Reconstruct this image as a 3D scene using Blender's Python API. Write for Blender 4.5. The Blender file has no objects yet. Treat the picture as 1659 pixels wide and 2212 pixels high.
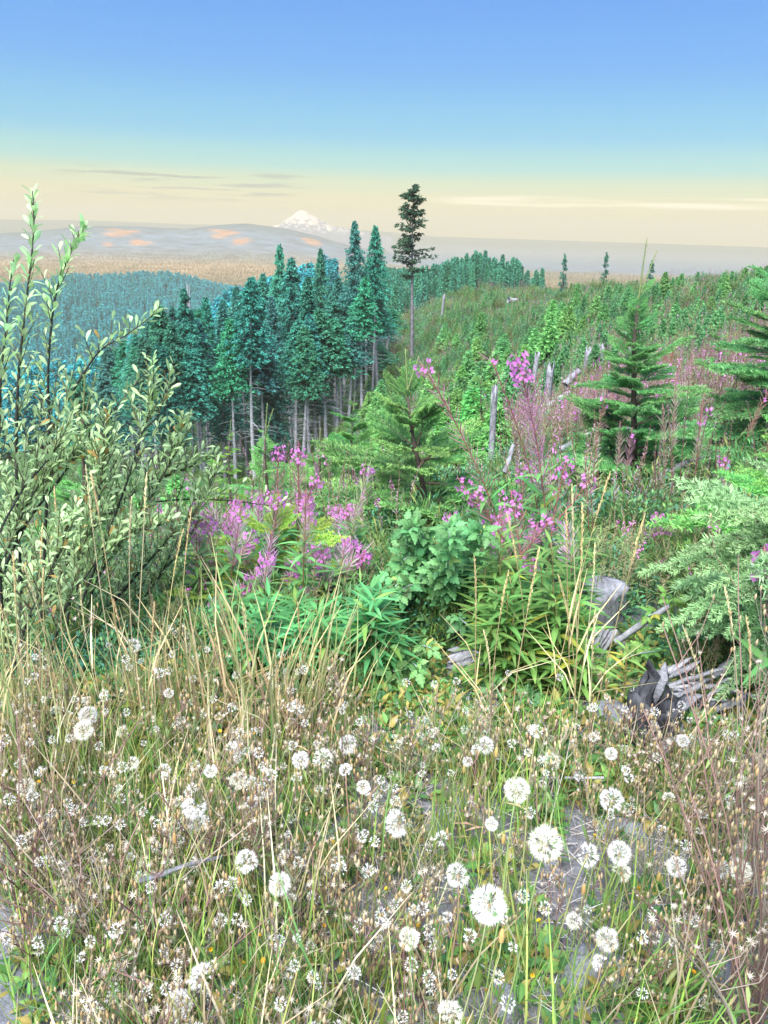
import bpy, math, random
import numpy as np
from mathutils import Matrix, Vector

# ------------------------------------------------------------------ camera, sky, sun, exposure
SC = bpy.context.scene
COL = SC.collection
F = 1609.0                                   # focal length in units of a 1659 x 2212 frame
CAMZ = 1.45
PITCH, ROLL = math.radians(20.4), math.radians(1.5)
cam = bpy.data.cameras.new('camera'); camo = bpy.data.objects.new('camera', cam); COL.objects.link(camo)
cam.sensor_fit = 'VERTICAL'; cam.sensor_height = 24.0; cam.lens = 24.0 * F / 2212.0
cam.clip_start = 0.05; cam.clip_end = 30000
CM = Matrix.Rotation(math.pi/2 - PITCH, 4, 'X') @ Matrix.Rotation(ROLL, 4, 'Z')
camo.matrix_world = Matrix.Translation((0, 0, CAMZ)) @ CM
SC.camera = camo
SC.view_settings.view_transform = 'Standard'; SC.view_settings.look = 'None'
SC.view_settings.exposure = 2.7; SC.view_settings.gamma = 1.0
SC.render.engine = 'CYCLES'
SC.cycles.use_denoising = True
SC.cycles.max_bounces = 6; SC.cycles.diffuse_bounces = 4; SC.cycles.glossy_bounces = 1
SC.cycles.transmission_bounces = 3; SC.cycles.volume_bounces = 0; SC.cycles.transparent_max_bounces = 4
SC.cycles.sample_clamp_indirect = 4

SUN_EL, SUN_AZ = math.radians(56), math.radians(205)      # azimuth measured clockwise from +Y (view direction)
sd = Vector((math.sin(SUN_AZ)*math.cos(SUN_EL), math.cos(SUN_AZ)*math.cos(SUN_EL), math.sin(SUN_EL)))
sun = bpy.data.lights.new('sun', 'SUN'); suno = bpy.data.objects.new('sun', sun); COL.objects.link(suno)
sun.energy = 1.5; sun.angle = math.radians(55); sun.color = (1.0, 0.985, 0.97)
suno.rotation_euler = (-sd).to_track_quat('-Z', 'Y').to_euler()

world = bpy.data.worlds.new('World'); SC.world = world; world.use_nodes = True
wn, wl = world.node_tree.nodes, world.node_tree.links
wn.clear()
def N(tree, typ, **kw):
    n = tree.nodes.new(typ)
    for k, v in kw.items():
        if k.startswith('i_'):
            key = k[2:]
            n.inputs[int(key) if key.isdigit() else key].default_value = v
        else:
            setattr(n, k, v)
    return n
def build_world():
    t = world.node_tree; L = t.links.new
    out = N(t, 'ShaderNodeOutputWorld'); bg = N(t, 'ShaderNodeBackground'); bg.inputs[1].default_value = 0.15
    sky = N(t, 'ShaderNodeTexSky', sky_type='NISHITA', sun_disc=False)
    sky.sun_elevation = SUN_EL; sky.sun_rotation = SUN_AZ; sky.dust_density = 1.0; sky.altitude = 500
    tc = N(t, 'ShaderNodeTexCoord'); sep = N(t, 'ShaderNodeSeparateXYZ'); L(tc.outputs['Generated'], sep.inputs[0])
    ramp = N(t, 'ShaderNodeValToRGB'); cr = ramp.color_ramp; cr.interpolation = 'EASE'
    mr = N(t, 'ShaderNodeMapRange', i_1=-0.02, i_2=0.48); L(sep.outputs[2], mr.inputs[0]); L(mr.outputs[0], ramp.inputs[0])
    def sr(r, g, b, k=1.0):
        return tuple(((c/255.0)**2.2)*k for c in (r, g, b)) + (1,)
    stops = [(0.0, sr(238, 205, 150)), (0.07, sr(242, 210, 148)), (0.12, sr(240, 222, 155)), (0.155, sr(205, 224, 172)), (0.20, sr(125, 214, 216)),
             (0.27, sr(50, 188, 240)), (0.42, sr(0, 156, 250)), (0.60, sr(0, 138, 248)), (1.0, sr(20, 108, 222))]
    while len(cr.elements) < len(stops): cr.elements.new(0.5)
    for e, (p, c) in zip(cr.elements, stops): e.position = p; e.color = c
    # the measured sky colours carry the tone, the physical sky its brightness fall-off
    # cloud streaks, in direction space (azimuth, height)
    at = N(t, 'ShaderNodeMath', operation='ARCTAN2'); L(sep.outputs[0], at.inputs[0]); L(sep.outputs[1], at.inputs[1])
    cmb = N(t, 'ShaderNodeCombineXYZ'); L(at.outputs[0], cmb.inputs[0]); L(sep.outputs[2], cmb.inputs[1])
    mp = N(t, 'ShaderNodeMapping'); mp.inputs['Scale'].default_value = (9, 190, 1); mp.inputs['Rotation'].default_value = (0, 0, 0.012); L(cmb.outputs[0], mp.inputs[0])
    ns = N(t, 'ShaderNodeTexNoise', i_Scale=1.0, i_Detail=4.0); L(mp.outputs[0], ns.inputs['Vector'])
    def band(src, lo0, lo1, hi0, hi1):
        a = N(t, 'ShaderNodeMapRange', interpolation_type='SMOOTHSTEP', i_1=lo0, i_2=lo1); L(src, a.inputs[0])
        b = N(t, 'ShaderNodeMapRange', interpolation_type='SMOOTHSTEP', i_1=hi0, i_2=hi1, i_3=1.0, i_4=0.0); L(src, b.inputs[0])
        m = N(t, 'ShaderNodeMath', operation='MULTIPLY'); L(a.outputs[0], m.inputs[0]); L(b.outputs[0], m.inputs[1]); return m.outputs[0]
    def mul(a, b):
        m = N(t, 'ShaderNodeMath', operation='MULTIPLY'); L(a, m.inputs[0])
        if isinstance(b, (int, float)): m.inputs[1].default_value = b
        else: L(b, m.inputs[1])
        return m.outputs[0]
    nz = N(t, 'ShaderNodeMapRange', i_1=0.52, i_2=0.60); L(ns.outputs[0], nz.inputs[0])
    m1 = mul(mul(mul(band(at.outputs[0], -0.44, -0.34, -0.14, -0.09), band(sep.outputs[2], 0.028, 0.038, 0.062, 0.07)), nz.outputs[0]), 0.75)
    mx1 = N(t, 'ShaderNodeMix', data_type='RGBA'); L(m1, mx1.inputs[0]); L(ramp.outputs[0], mx1.inputs[6]); mx1.inputs[7].default_value = sr(120, 128, 130)
    mp2 = N(t, 'ShaderNodeMapping'); mp2.inputs['Scale'].default_value = (6, 140, 1); mp2.inputs['Location'].default_value = (3, 7, 0); L(cmb.outputs[0], mp2.inputs[0])
    ns2 = N(t, 'ShaderNodeTexNoise', i_Scale=1.0, i_Detail=3.0); L(mp2.outputs[0], ns2.inputs['Vector'])
    nz2 = N(t, 'ShaderNodeMapRange', i_1=0.40, i_2=0.62); L(ns2.outputs[0], nz2.inputs[0])
    m2 = mul(mul(mul(band(at.outputs[0], 0.02, 0.12, 0.9, 1.2), band(sep.outputs[2], 0.034, 0.039, 0.046, 0.050)), nz2.outputs[0]), 0.95)
    mx2 = N(t, 'ShaderNodeMix', data_type='RGBA'); L(m2, mx2.inputs[0]); L(mx1.outputs[2], mx2.inputs[6]); mx2.inputs[7].default_value = sr(255, 238, 205, 1.45)
    k = N(t, 'ShaderNodeVectorMath', operation='SCALE'); k.inputs['Scale'].default_value = SKYK; L(mx2.outputs[2], k.inputs[0])
    mixs = N(t, 'ShaderNodeMix', data_type='RGBA'); mixs.inputs[0].default_value = 0.04; L(k.outputs[0], mixs.inputs[6]); L(sky.outputs[0], mixs.inputs[7])
    L(mixs.outputs[2], bg.inputs[0]); L(bg.outputs[0], out.inputs[0])
SKYK = 0.86
build_world()

# ------------------------------------------------------------------ helpers
rng = np.random.default_rng(11)
RMAT = np.array(CM.to_3x3())
CAM = np.array([0, 0, CAMZ])
def ray(u, v):
    d = RMAT @ np.array([(u-829.5)/F, (1106.0-v)/F, -1.0]); return d
def unproj(u, v, D):
    d = ray(u, v); return CAM + d*(D/math.hypot(d[0], d[1]))

def cubic(a): return a*a*(3-2*a)
DS = np.array([.5, 2.2, 3.5, 6, 12, 30, 60, 90, 130, 200, 250, 300, 500, 800, 1100, 1400, 9000.])
TB = {
 -30: [0, 0, -.40, -1.4, -3.6, -11, -21, -30, -38, -50, -58, -66, -84, -80, -80, -80, -80],
 -26: [0, 0, -.39, -1.35, -3.6, -11, -20.5, -29, -36, -48, -56, -65, -90, -66, -82, -80, -80],
 -22: [0, 0, -.38, -1.3, -3.6, -11, -20, -28, -35, -46, -54, -64, -90, -56, -82, -80, -80],
 -16: [0, 0, -.38, -1.3, -3.5, -10.5, -19, -26, -31, -38, -46, -58, -88, -54, -82, -80, -80],
 -11: [0, 0, -.35, -1.2, -3.4, -10.5, -20, -28, -30, -30, -32, -38, -80, -69, -82, -80, -80],
 -6:  [0, 0, -.32, -1.1, -3.2, -10, -18, -25, -27, -25, -24, -28, -60, -76, -80, -80, -80],
 0:   [0, 0, -.30, -1.0, -2.9, -8.5, -14, -17, -17, -16, -17, -20, -50, -78, -80, -80, -80],
 6:   [0, 0, -.25, -.9, -2.4, -7.0, -10.4, -9.8, -9, -11, -15, -25, -50, -78, -80, -80, -80],
 11:  [0, 0, -.22, -.8, -2.0, -5.2, -7.2, -7, -6.8, -14, -20, -26, -52, -78, -80, -80, -80],
 16:  [0, 0, -.20, -.7, -1.6, -3.9, -5, -5, -5.4, -15, -22, -30, -55, -78, -80, -80, -80],
 30:  [0, 0, -.12, -.45, -.8, -1.6, -2.5, -2.8, -3.0, -13, -20, -30, -55, -78, -80, -80, -80]}
TK = np.array(sorted(TB)); TV = np.array([TB[k] for k in TK]); TX = np.log(DS)
def crest(pts, D):
    b, z = [], []
    for u, v in pts:
        p = unproj(u, v, D); b.append(math.degrees(math.atan2(p[0], p[1]))); z.append(p[2])
    return np.array(b), np.array(z)
C1B, C1Z = crest([(-700, 560), (-300, 520), (-60, 508), (60, 503), (180, 491), (300, 490), (400, 494), (470, 488), (530, 487), (580, 492), (620, 495), (680, 508), (720, 520), (760, 532), (830, 545), (900, 560)], 2900)
C2B, C2Z = crest([(-900, 462), (0, 474), (200, 476), (400, 484), (580, 488), (700, 492), (830, 500), (940, 511), (1200, 519), (1659, 534), (2600, 560)], 5600)
def vnoise(x, y, s, seed=0):
    x = x/s; y = y/s
    xi = np.floor(x).astype(np.int64); yi = np.floor(y).astype(np.int64); xf = cubic(x-xi); yf = cubic(y-yi)
    def h(a, b):
        n = (a*374761393 + b*668265263 + seed*1442695041) & 0xffffffff
        n = ((n ^ (n >> 13))*1274126177) & 0xffffffff
        return ((n ^ (n >> 16)) & 0xffff)/65535.0
    return (h(xi, yi)*(1-xf)+h(xi+1, yi)*xf)*(1-yf)+(h(xi, yi+1)*(1-xf)+h(xi+1, yi+1)*xf)*yf
def ground(x, y):
    x = np.atleast_1d(np.asarray(x, float)); y = np.atleast_1d(np.asarray(y, float))
    D = np.maximum(np.hypot(x, y), .01); b = np.degrees(np.arctan2(x, y)); lx = np.log(D)
    cols = np.array([np.interp(lx, TX, row) for row in TV])
    bc = np.clip(b, TK[0], TK[-1]-1e-6); i = np.clip(np.searchsorted(TK, bc, side='right')-1, 0, len(TK)-2)
    f = cubic((bc-TK[i])/(TK[i+1]-TK[i])); idx = np.arange(len(bc))
    z = cols[i, idx]*(1-f)+cols[i+1, idx]*f
    back = np.interp(lx, TX, [0, 0, 0, 0, -.2, -1, -3, -6, -10, -20, -28, -36, -60, -78, -80, -80, -80])
    w = cubic(np.clip((np.abs(b)-38)/50, 0, 1)); z = z*(1-w)+back*w
    fr = cubic(np.clip((75-np.abs(b))/30, 0, 1))
    h1 = (np.interp(b, C1B, C1Z)+80)*np.exp(-((D-2900)/np.where(D < 2900, 620, 420))**2)*fr
    z = z + h1*(0.93+0.14*vnoise(x, y, 260, 3))
    z = z + fr*(np.interp(b, C2B, C2Z)+80)*np.exp(-((D-5600)/700)**2)
    n = (vnoise(x, y, 26, 5)-.5)*2.2*np.clip((D-14)/60, 0, 1)*np.clip((2500-D)/1000, .3, 1)
    n += (vnoise(x, y, 6, 6)-.5)*.9*np.clip((D-6)/30, 0, 1) + (vnoise(x, y, 1.3, 7)-.5)*.16*np.clip((D-1.5)/6, 0.1, 1)
    n += (vnoise(x, y, .3, 8)-.5)*.035
    return z+n*np.where(D < 1500, 1, .5)
def gz(x, y): return float(ground(x, y)[0])
def on_ground(u, D):
    """world point on the ground in the picture column u at horizontal distance D"""
    p = unproj(u, 1106, D)
    for _ in range(12):
        z = gz(p[0], p[1])
        # find v so that the point lies in column u at this height
        cp = RMAT.T @ (np.array([p[0], p[1], z])-CAM); uu = 829.5 + F*cp[0]/-cp[2]
        p = p + np.array([(u-uu)/F*D, 0, 0])*0.9
        s = D/math.hypot(p[0], p[1]); p = np.array([p[0]*s, p[1]*s, z])
    return p
def tip_height(u, v, D, base):
    p = unproj(u, v, D); return max(.1, p[2]-base[2])

def where(x, y, bands, names, sides=('at the left', 'left of the middle', 'near the middle', 'right of the middle', 'at the right')):
    b = math.degrees(math.atan2(x, y)); D = math.hypot(x, y)
    s = sides[0 if b < -17 else 1 if b < -6 else 2 if b < 5 else 3 if b < 16 else 4]; k = sum(D > q for q in bands)
    return names[k] + ' ' + s
def link(o, parent=None):
    COL.objects.link(o)
    if parent is not None: o.parent = parent
    return o
def tag(o, label=None, cat=None, group=None, kind=None):
    if label: o['label'] = label
    if cat: o['category'] = cat
    if group: o['group'] = group
    if kind: o['kind'] = kind
    return o
def empty(name, loc, label=None, cat=None, group=None, rz=0, scale=1.0):
    o = bpy.data.objects.new(name, None); COL.objects.link(o); o.location = loc; o.rotation_euler = (0, 0, rz)
    o.scale = (scale,)*3; o.empty_display_size = .1
    return tag(o, label, cat, group)

class G:
    """vertex, face and colour arrays that become one mesh"""
    def __init__(s): s.v = []; s.q = []; s.t = []; s.c = []; s.n = 0
    def add(s, v, q=None, t=None, c=(1, 1, 1)):
        v = np.asarray(v, float).reshape(-1, 3); s.v.append(v)
        c = np.asarray(c, float); s.c.append(np.broadcast_to(c, v.shape) if c.ndim == 1 else c)
        if q is not None and len(q): s.q.append(np.asarray(q, int).reshape(-1, 4)+s.n)
        if t is not None and len(t): s.t.append(np.asarray(t, int).reshape(-1, 3)+s.n)
        s.n += len(v)
    def arr(s):
        V = np.concatenate(s.v) if s.v else np.zeros((0, 3)); C = np.concatenate(s.c) if s.c else np.zeros((0, 3))
        Q = np.concatenate(s.q) if s.q else np.zeros((0, 4), int); T = np.concatenate(s.t) if s.t else np.zeros((0, 3), int)
        return V, Q, T, C
    def inst(s, tpl, R, P, S=1.0, col=None):
        """many copies of a template (V,Q,T,C): rotation (N,3,3), position (N,3), scale (N,) or (N,3), colour factor (N,3)"""
        V, Q, T, C = tpl; n = len(P)
        if n == 0: return
        S = np.asarray(S, float)
        if S.ndim == 0: S = np.full(n, float(S))
        if S.ndim == 1: S = S[:, None].repeat(3, 1)
        VV = np.einsum('nij,nvj->nvi', R, V[None]*S[:, None, :]) + P[:, None, :]
        CC = np.broadcast_to(C[None], VV.shape) * (1 if col is None else np.asarray(col)[:, None, :])
        off = (np.arange(n)*len(V))[:, None, None]
        s.add(VV.reshape(-1, 3), (Q[None]+off).reshape(-1, 4) if len(Q) else None, (T[None]+off).reshape(-1, 3) if len(T) else None, CC.reshape(-1, 3))
    def tube(s, pts, rad, col=(1, 1, 1), sides=5, cap=True):
        pts = np.asarray(pts, float); n = len(pts); rad = np.broadcast_to(np.asarray(rad, float), (n,))
        tan = np.gradient(pts, axis=0); tan /= np.linalg.norm(tan, axis=1)[:, None]+1e-12
        ref = np.array([0, 0, 1.]) if abs(tan[0][2]) < .9 else np.array([1., 0, 0])
        a = np.cross(tan, ref); a /= np.linalg.norm(a, axis=1)[:, None]+1e-12; b = np.cross(tan, a)
        th = np.arange(sides)*2*math.pi/sides
        V = pts[:, None]+rad[:, None, None]*(np.cos(th)[None, :, None]*a[:, None]+np.sin(th)[None, :, None]*b[:, None])
        i = np.arange(n-1)[:, None]; j = np.arange(sides)[None]; k = (j+1) % sides
        Q = np.stack([i*sides+j, i*sides+k, (i+1)*sides+k, (i+1)*sides+j], -1).reshape(-1, 4)
        V = V.reshape(-1, 3); T = []
        if cap:
            V = np.vstack([V, pts[-1]+tan[-1]*rad[-1]*.3]); T = [[(n-1)*sides+j2, (n-1)*sides+(j2+1) % sides, n*sides] for j2 in range(sides)]
        c = np.asarray(col, float)
        if c.ndim == 2:
            cc = np.repeat(c, sides, 0); c = np.vstack([cc, c[-1]]) if cap else cc
        s.add(V, Q, T, c)
    def mesh(s, name, mat, smooth=False): return to_mesh(name, s.arr(), mat, smooth)

def to_mesh(name, A, mat, smooth=False):
    V, Q, T, C = A
    me = bpy.data.meshes.new(name)
    me.vertices.add(len(V)); me.vertices.foreach_set('co', V.astype(np.float32).ravel())
    nl = len(Q)*4+len(T)*3; me.loops.add(nl); me.polygons.add(len(Q)+len(T))
    me.loops.foreach_set('vertex_index', np.concatenate([Q.ravel(), T.ravel()]).astype(np.int32))
    ls = np.concatenate([np.arange(len(Q))*4, len(Q)*4+np.arange(len(T))*3]).astype(np.int32)
    me.polygons.foreach_set('loop_start', ls)
    if smooth: me.polygons.foreach_set('use_smooth', np.ones(len(ls), bool))
    me.update(calc_edges=True)
    at = me.color_attributes.new('Col', 'FLOAT_COLOR', 'POINT')
    at.data.foreach_set('color', np.hstack([C, np.ones((len(C), 1))]).astype(np.float32).ravel())
    me.materials.append(mat)
    return me
def obj(name, me, parent=None): return link(bpy.data.objects.new(name, me), parent)

def frames(Y, Z=None):
    """(N,3,3) with columns X,Y,Z: Y along the given directions, Z near the hint"""
    Y = np.asarray(Y, float); Y = Y/np.linalg.norm(Y, axis=1)[:, None]
    Z = np.broadcast_to(np.array([0, 0, 1.]) if Z is None else np.asarray(Z, float), Y.shape)
    X = np.cross(Y, Z); l = np.linalg.norm(X, axis=1)[:, None]
    X = np.where(l < 1e-3, np.array([1., 0, 0]), X/np.maximum(l, 1e-9)); Zn = np.cross(X, Y)
    return np.stack([X, Y, Zn], -1)
def rdirs(n, r=rng):
    d = r.normal(size=(n, 3)); return d/np.linalg.norm(d, axis=1)[:, None]
def m4(R, p, s=1.0):
    M = np.eye(4); M[:3, :3] = np.asarray(R)*np.asarray(s); M[:3, 3] = p; return Matrix(M.tolist())

# ------------------------------------------------------------------ materials
def plant_mat(name, trans=0.25, rough=0.6, spec=0.3, var=0.25, hue=0.02, noise=0.0):
    m = bpy.data.materials.new(name); m.use_nodes = True; t = m.node_tree; t.nodes.clear(); L = t.links.new
    out = N(t, 'ShaderNodeOutputMaterial'); at = N(t, 'ShaderNodeAttribute', attribute_name='Col')
    oi = N(t, 'ShaderNodeObjectInfo')
    mu = N(t, 'ShaderNodeMix', data_type='RGBA', blend_type='MULTIPLY'); mu.inputs[0].default_value = 1
    L(at.outputs['Color'], mu.inputs[6]); L(oi.outputs['Color'], mu.inputs[7])
    hs = N(t, 'ShaderNodeHueSaturation'); L(mu.outputs[2], hs.inputs['Color'])
    mv = N(t, 'ShaderNodeMapRange', i_3=1-var, i_4=1+var); L(oi.outputs['Random'], mv.inputs[0]); L(mv.outputs[0], hs.inputs['Value'])
    mh = N(t, 'ShaderNodeMapRange', i_3=.5-hue, i_4=.5+hue)
    fr = N(t, 'ShaderNodeMath', operation='FRACT'); m7 = N(t, 'ShaderNodeMath', operation='MULTIPLY', i_1=7.31); L(oi.outputs['Random'], m7.inputs[0]); L(m7.outputs[0], fr.inputs[0])
    L(fr.outputs[0], mh.inputs[0]); L(mh.outputs[0], hs.inputs['Hue'])
    src = hs.outputs[0]
    if noise:
        tc = N(t, 'ShaderNodeTexCoord'); nt = N(t, 'ShaderNodeTexNoise', i_Scale=noise, i_Detail=3.0); L(tc.outputs['Object'], nt.inputs['Vector'])
        m2 = N(t, 'ShaderNodeMapRange', i_1=.3, i_2=.7, i_3=.55, i_4=1.3); L(nt.outputs[0], m2.inputs[0])
        vm = N(t, 'ShaderNodeVectorMath', operation='SCALE'); L(src, vm.inputs[0]); L(m2.outputs[0], vm.inputs['Scale']); src = vm.outputs[0]
    bs = N(t, 'ShaderNodeBsdfPrincipled'); bs.inputs['Roughness'].default_value = rough; bs.inputs['Specular IOR Level'].default_value = spec; L(src, bs.inputs['Base Color'])
    if trans:
        tr = N(t, 'ShaderNodeBsdfTranslucent'); L(src, tr.inputs[0]); mx = N(t, 'ShaderNodeMixShader'); mx.inputs[0].default_value = trans
        L(bs.outputs[0], mx.inputs[1]); L(tr.outputs[0], mx.inputs[2]); L(mx.outputs[0], out.inputs[0])
    else: L(bs.outputs[0], out.inputs[0])
    return m
M_LEAF = plant_mat('leaf', .3, .5, .35)
M_NEEDLE = plant_mat('needle', .15, .6, .25, .12)
M_FOREST = plant_mat('forest_foliage', .1, .8, .1, .18, .015)
M_STEM = plant_mat('stem', .0, .7, .2, .12)
M_DRY = plant_mat('dry_stalk', .15, .8, .15, .2)
M_FLUFF = plant_mat('fluff', .2, .9, .05, .04, .0)
M_PETAL = plant_mat('petal', .4, .6, .2, .1)
M_BARK = plant_mat('bark', 0, .9, .1, .15, noise=3.0)

def wood_mat(name, ca, cb, scale=6.0, stretch=8.0, bump=.6):
    m = bpy.data.materials.new(name); m.use_nodes = True; t = m.node_tree; L = t.links.new; bs = t.nodes['Principled BSDF']
    tc = N(t, 'ShaderNodeTexCoord'); mp = N(t, 'ShaderNodeMapping'); mp.inputs['Scale'].default_value = (scale*stretch, scale*stretch, scale); L(tc.outputs['Object'], mp.inputs[0])
    ns = N(t, 'ShaderNodeTexNoise', i_Scale=1.0, i_Detail=8.0, i_Roughness=.65); L(mp.outputs[0], ns.inputs['Vector'])
    n2 = N(t, 'ShaderNodeTexNoise', i_Scale=scale*1.6, i_Detail=4.0); L(tc.outputs['Object'], n2.inputs['Vector'])
    cr = N(t, 'ShaderNodeValToRGB'); cr.color_ramp.elements[0].position = .38; cr.color_ramp.elements[1].position = .62
    cr.color_ramp.elements[0].color = ca+(1,); cr.color_ramp.elements[1].color = cb+(1,)
    ad = N(t, 'ShaderNodeMath', operation='ADD'); L(ns.outputs[0], ad.inputs[0]); L(n2.outputs[0], ad.inputs[1])
    hf = N(t, 'ShaderNodeMath', operation='MULTIPLY', i_1=.5); L(ad.outputs[0], hf.inputs[0]); L(hf.outputs[0], cr.inputs[0]); L(cr.outputs[0], bs.inputs['Base Color'])
    bp = N(t, 'ShaderNodeBump', i_Strength=bump, i_Distance=.02); L(ns.outputs[0], bp.inputs['Height']); L(bp.outputs[0], bs.inputs['Normal'])
    bs.inputs['Roughness'].default_value = .85; bs.inputs['Specular IOR Level'].default_value = .2
    return m
M_GREYWOOD = wood_mat('weathered_wood', (.13, .13, .14), (.42, .43, .46))
M_CHAR = wood_mat('charred_wood', (.012, .012, .016), (.13, .135, .15), 5, 5, 1.0)
M_SPLINTER = wood_mat('splintered_wood', (.22, .22, .24), (.5, .5, .53), 6, 6)
def stone_mat():
    m = wood_mat('stone', (.16, .17, .19), (.36, .38, .42), 9, 1, .5); return m
M_STONE = stone_mat()

def ground_mat():
    m = bpy.data.materials.new('ground_soil_and_hillside'); m.use_nodes = True; t = m.node_tree; L = t.links.new; bs = t.nodes['Principled BSDF']
    at = N(t, 'ShaderNodeAttribute', attribute_name='Col'); tc = N(t, 'ShaderNodeTexCoord')
    ln = N(t, 'ShaderNodeVectorMath', operation='LENGTH'); L(tc.outputs['Object'], ln.inputs[0])
    # fine grain near, broad mottling far
    na = N(t, 'ShaderNodeTexNoise', i_Scale=45.0, i_Detail=8.0, i_Roughness=.75); L(tc.outputs['Object'], na.inputs['Vector'])
    nb = N(t, 'ShaderNodeTexNoise', i_Scale=.9, i_Detail=8.0, i_Roughness=.7); L(tc.outputs['Object'], nb.inputs['Vector'])
    nc = N(t, 'ShaderNodeTexNoise', i_Scale=.018, i_Detail=10.0, i_Roughness=.75); L(tc.outputs['Object'], nc.inputs['Vector'])
    f1 = N(t, 'ShaderNodeMapRange', i_1=4.0, i_2=12.0); L(ln.outputs['Value'], f1.inputs[0])
    f2 = N(t, 'ShaderNodeMapRange', i_1=300.0, i_2=900.0); L(ln.outputs['Value'], f2.inputs[0])
    x1 = N(t, 'ShaderNodeMix', data_type='FLOAT'); L(f1.outputs[0], x1.inputs[0]); L(na.outputs[0], x1.inputs[2]); L(nb.outputs[0], x1.inputs[3])
    x2 = N(t, 'ShaderNodeMix', data_type='FLOAT'); L(f2.outputs[0], x2.inputs[0]); L(x1.outputs[0], x2.inputs[2]); L(nc.outputs[0], x2.inputs[3])
    mr = N(t, 'ShaderNodeMapRange', i_1=.32, i_2=.68, i_3=.45, i_4=1.6); L(x2.outputs[0], mr.inputs[0])
    sc = N(t, 'ShaderNodeVectorMath', operation='SCALE'); L(at.outputs['Color'], sc.inputs[0]); L(mr.outputs[0], sc.inputs['Scale']); L(sc.outputs[0], bs.inputs['Base Color'])
    bp = N(t, 'ShaderNodeBump', i_Strength=.7, i_Distance=.02); L(na.outputs[0], bp.inputs['Height']); L(bp.outputs[0], bs.inputs['Normal'])
    bs.inputs['Roughness'].default_value = .95; bs.inputs['Specular IOR Level'].default_value = .1
    return m

# ------------------------------------------------------------------ ground, far hills, volcano, lake
def build_ground():
    a = np.concatenate([np.arange(-42, 42.01, .22), np.arange(46, 318, 4.)]); a = np.radians(a)
    r = np.concatenate([np.arange(.12, 6, .07), 6*(1.035**np.arange(1, 180))]); r = r[r < 2000]
    r = np.concatenate([r, np.arange(2040, 3900, 45), np.arange(3950, 7800, 160)])
    A, Rr = np.meshgrid(a, r); X = np.sin(A)*Rr; Y = np.cos(A)*Rr
    Z = ground(X.ravel(), Y.ravel())
    V = np.stack([X.ravel(), Y.ravel(), Z], 1); na, nr = len(a), len(r)
    i = np.arange(nr-1)[:, None]; j = np.arange(na)[None]; k = (j+1) % na
    Q = np.stack([i*na+j, (i+1)*na+j, (i+1)*na+k, i*na+k], -1).reshape(-1, 4)[:, ::-1]
    V = np.vstack([V, [0, 0, gz(0, 0)]]); T = [[j2, nr*na, (j2+1) % na] for j2 in range(na)]; T = [t[::-1] for t in T]
    D = np.hypot(V[:, 0], V[:, 1])
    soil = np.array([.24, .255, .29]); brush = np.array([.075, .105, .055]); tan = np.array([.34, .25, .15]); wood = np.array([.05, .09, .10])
    n1 = vnoise(V[:, 0], V[:, 1], 1.1, 21)[:, None]; c = soil*(1-n1*.35)+np.array([.16, .13, .10])*n1*.35
    def mixc(c, d, w): return c*(1-w[:, None])+d*w[:, None]
    c = mixc(c, brush, cubic(np.clip((D-2.6)/2.5, 0, 1)))
    c = mixc(c, np.array([.05, .08, .055]), cubic(np.clip((D-200)/200, 0, 1)))
    n2 = vnoise(V[:, 0], V[:, 1], 420, 22)*.6+vnoise(V[:, 0], V[:, 1], 120, 23)*.4
    pl = tan[None]*np.array([1.15,1.0,.85])*(1-n2[:, None])+np.array([.13, .13, .075])*n2[:, None]
    w = cubic(np.clip((D-1150)/250, 0, 1)); c = c*(1-w[:, None])+pl*w[:, None]
    c = mixc(c, np.array([.11, .16, .20]), cubic(np.clip((D-1750)/700, 0, 1)))  # plain turns blue-grey with distance: haze tint painted into the ground colour
    w = cubic(np.clip((D-2500)/350, 0, 1)) * cubic(np.clip((V[:, 2]+70)/35, 0, 1)); c = mixc(c, wood, w*.9)  # far hill woods made bluer, again haze tint in the colour
    for u, v, wu, rad in [(270, 503, 45, 130), (300, 525, 26, 90), (480, 503, 40, 110), (520, 523, 22, 80), (675, 523, 28, 90), (180, 506, 18, 60), (236, 528, 20, 60)]:
        # cleared patches: found where the line of sight meets the slope
        d = ray(u, v); d = d/math.hypot(d[0], d[1])
        t = np.arange(2300, 3400, 8.); P = CAM+t[:, None]*d; g = ground(P[:, 0], P[:, 1]); hit = np.where(P[:, 2] < g)[0]
        if not len(hit): continue
        p = P[hit[0]]; rr = math.hypot(p[0], p[1]); dx = V[:, 0]-p[0]; dy = V[:, 1]-p[1]
        ur = np.array([p[0], p[1]])/rr; a1 = (dx*ur[1]-dy*ur[0])/(wu/F*rr); a2 = (dx*ur[0]+dy*ur[1])/rad
        n3 = vnoise(V[:, 0], V[:, 1], 60, 24)*.9+vnoise(V[:, 0], V[:, 1], 25, 25)*.5
        w = np.clip(2.4-2.4*(np.hypot(a1, a2)+n3-.6), 0, 1); c = mixc(c, np.array([.40, .20, .11]), w)
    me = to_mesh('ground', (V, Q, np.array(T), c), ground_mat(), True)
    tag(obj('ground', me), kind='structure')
build_ground()

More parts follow.
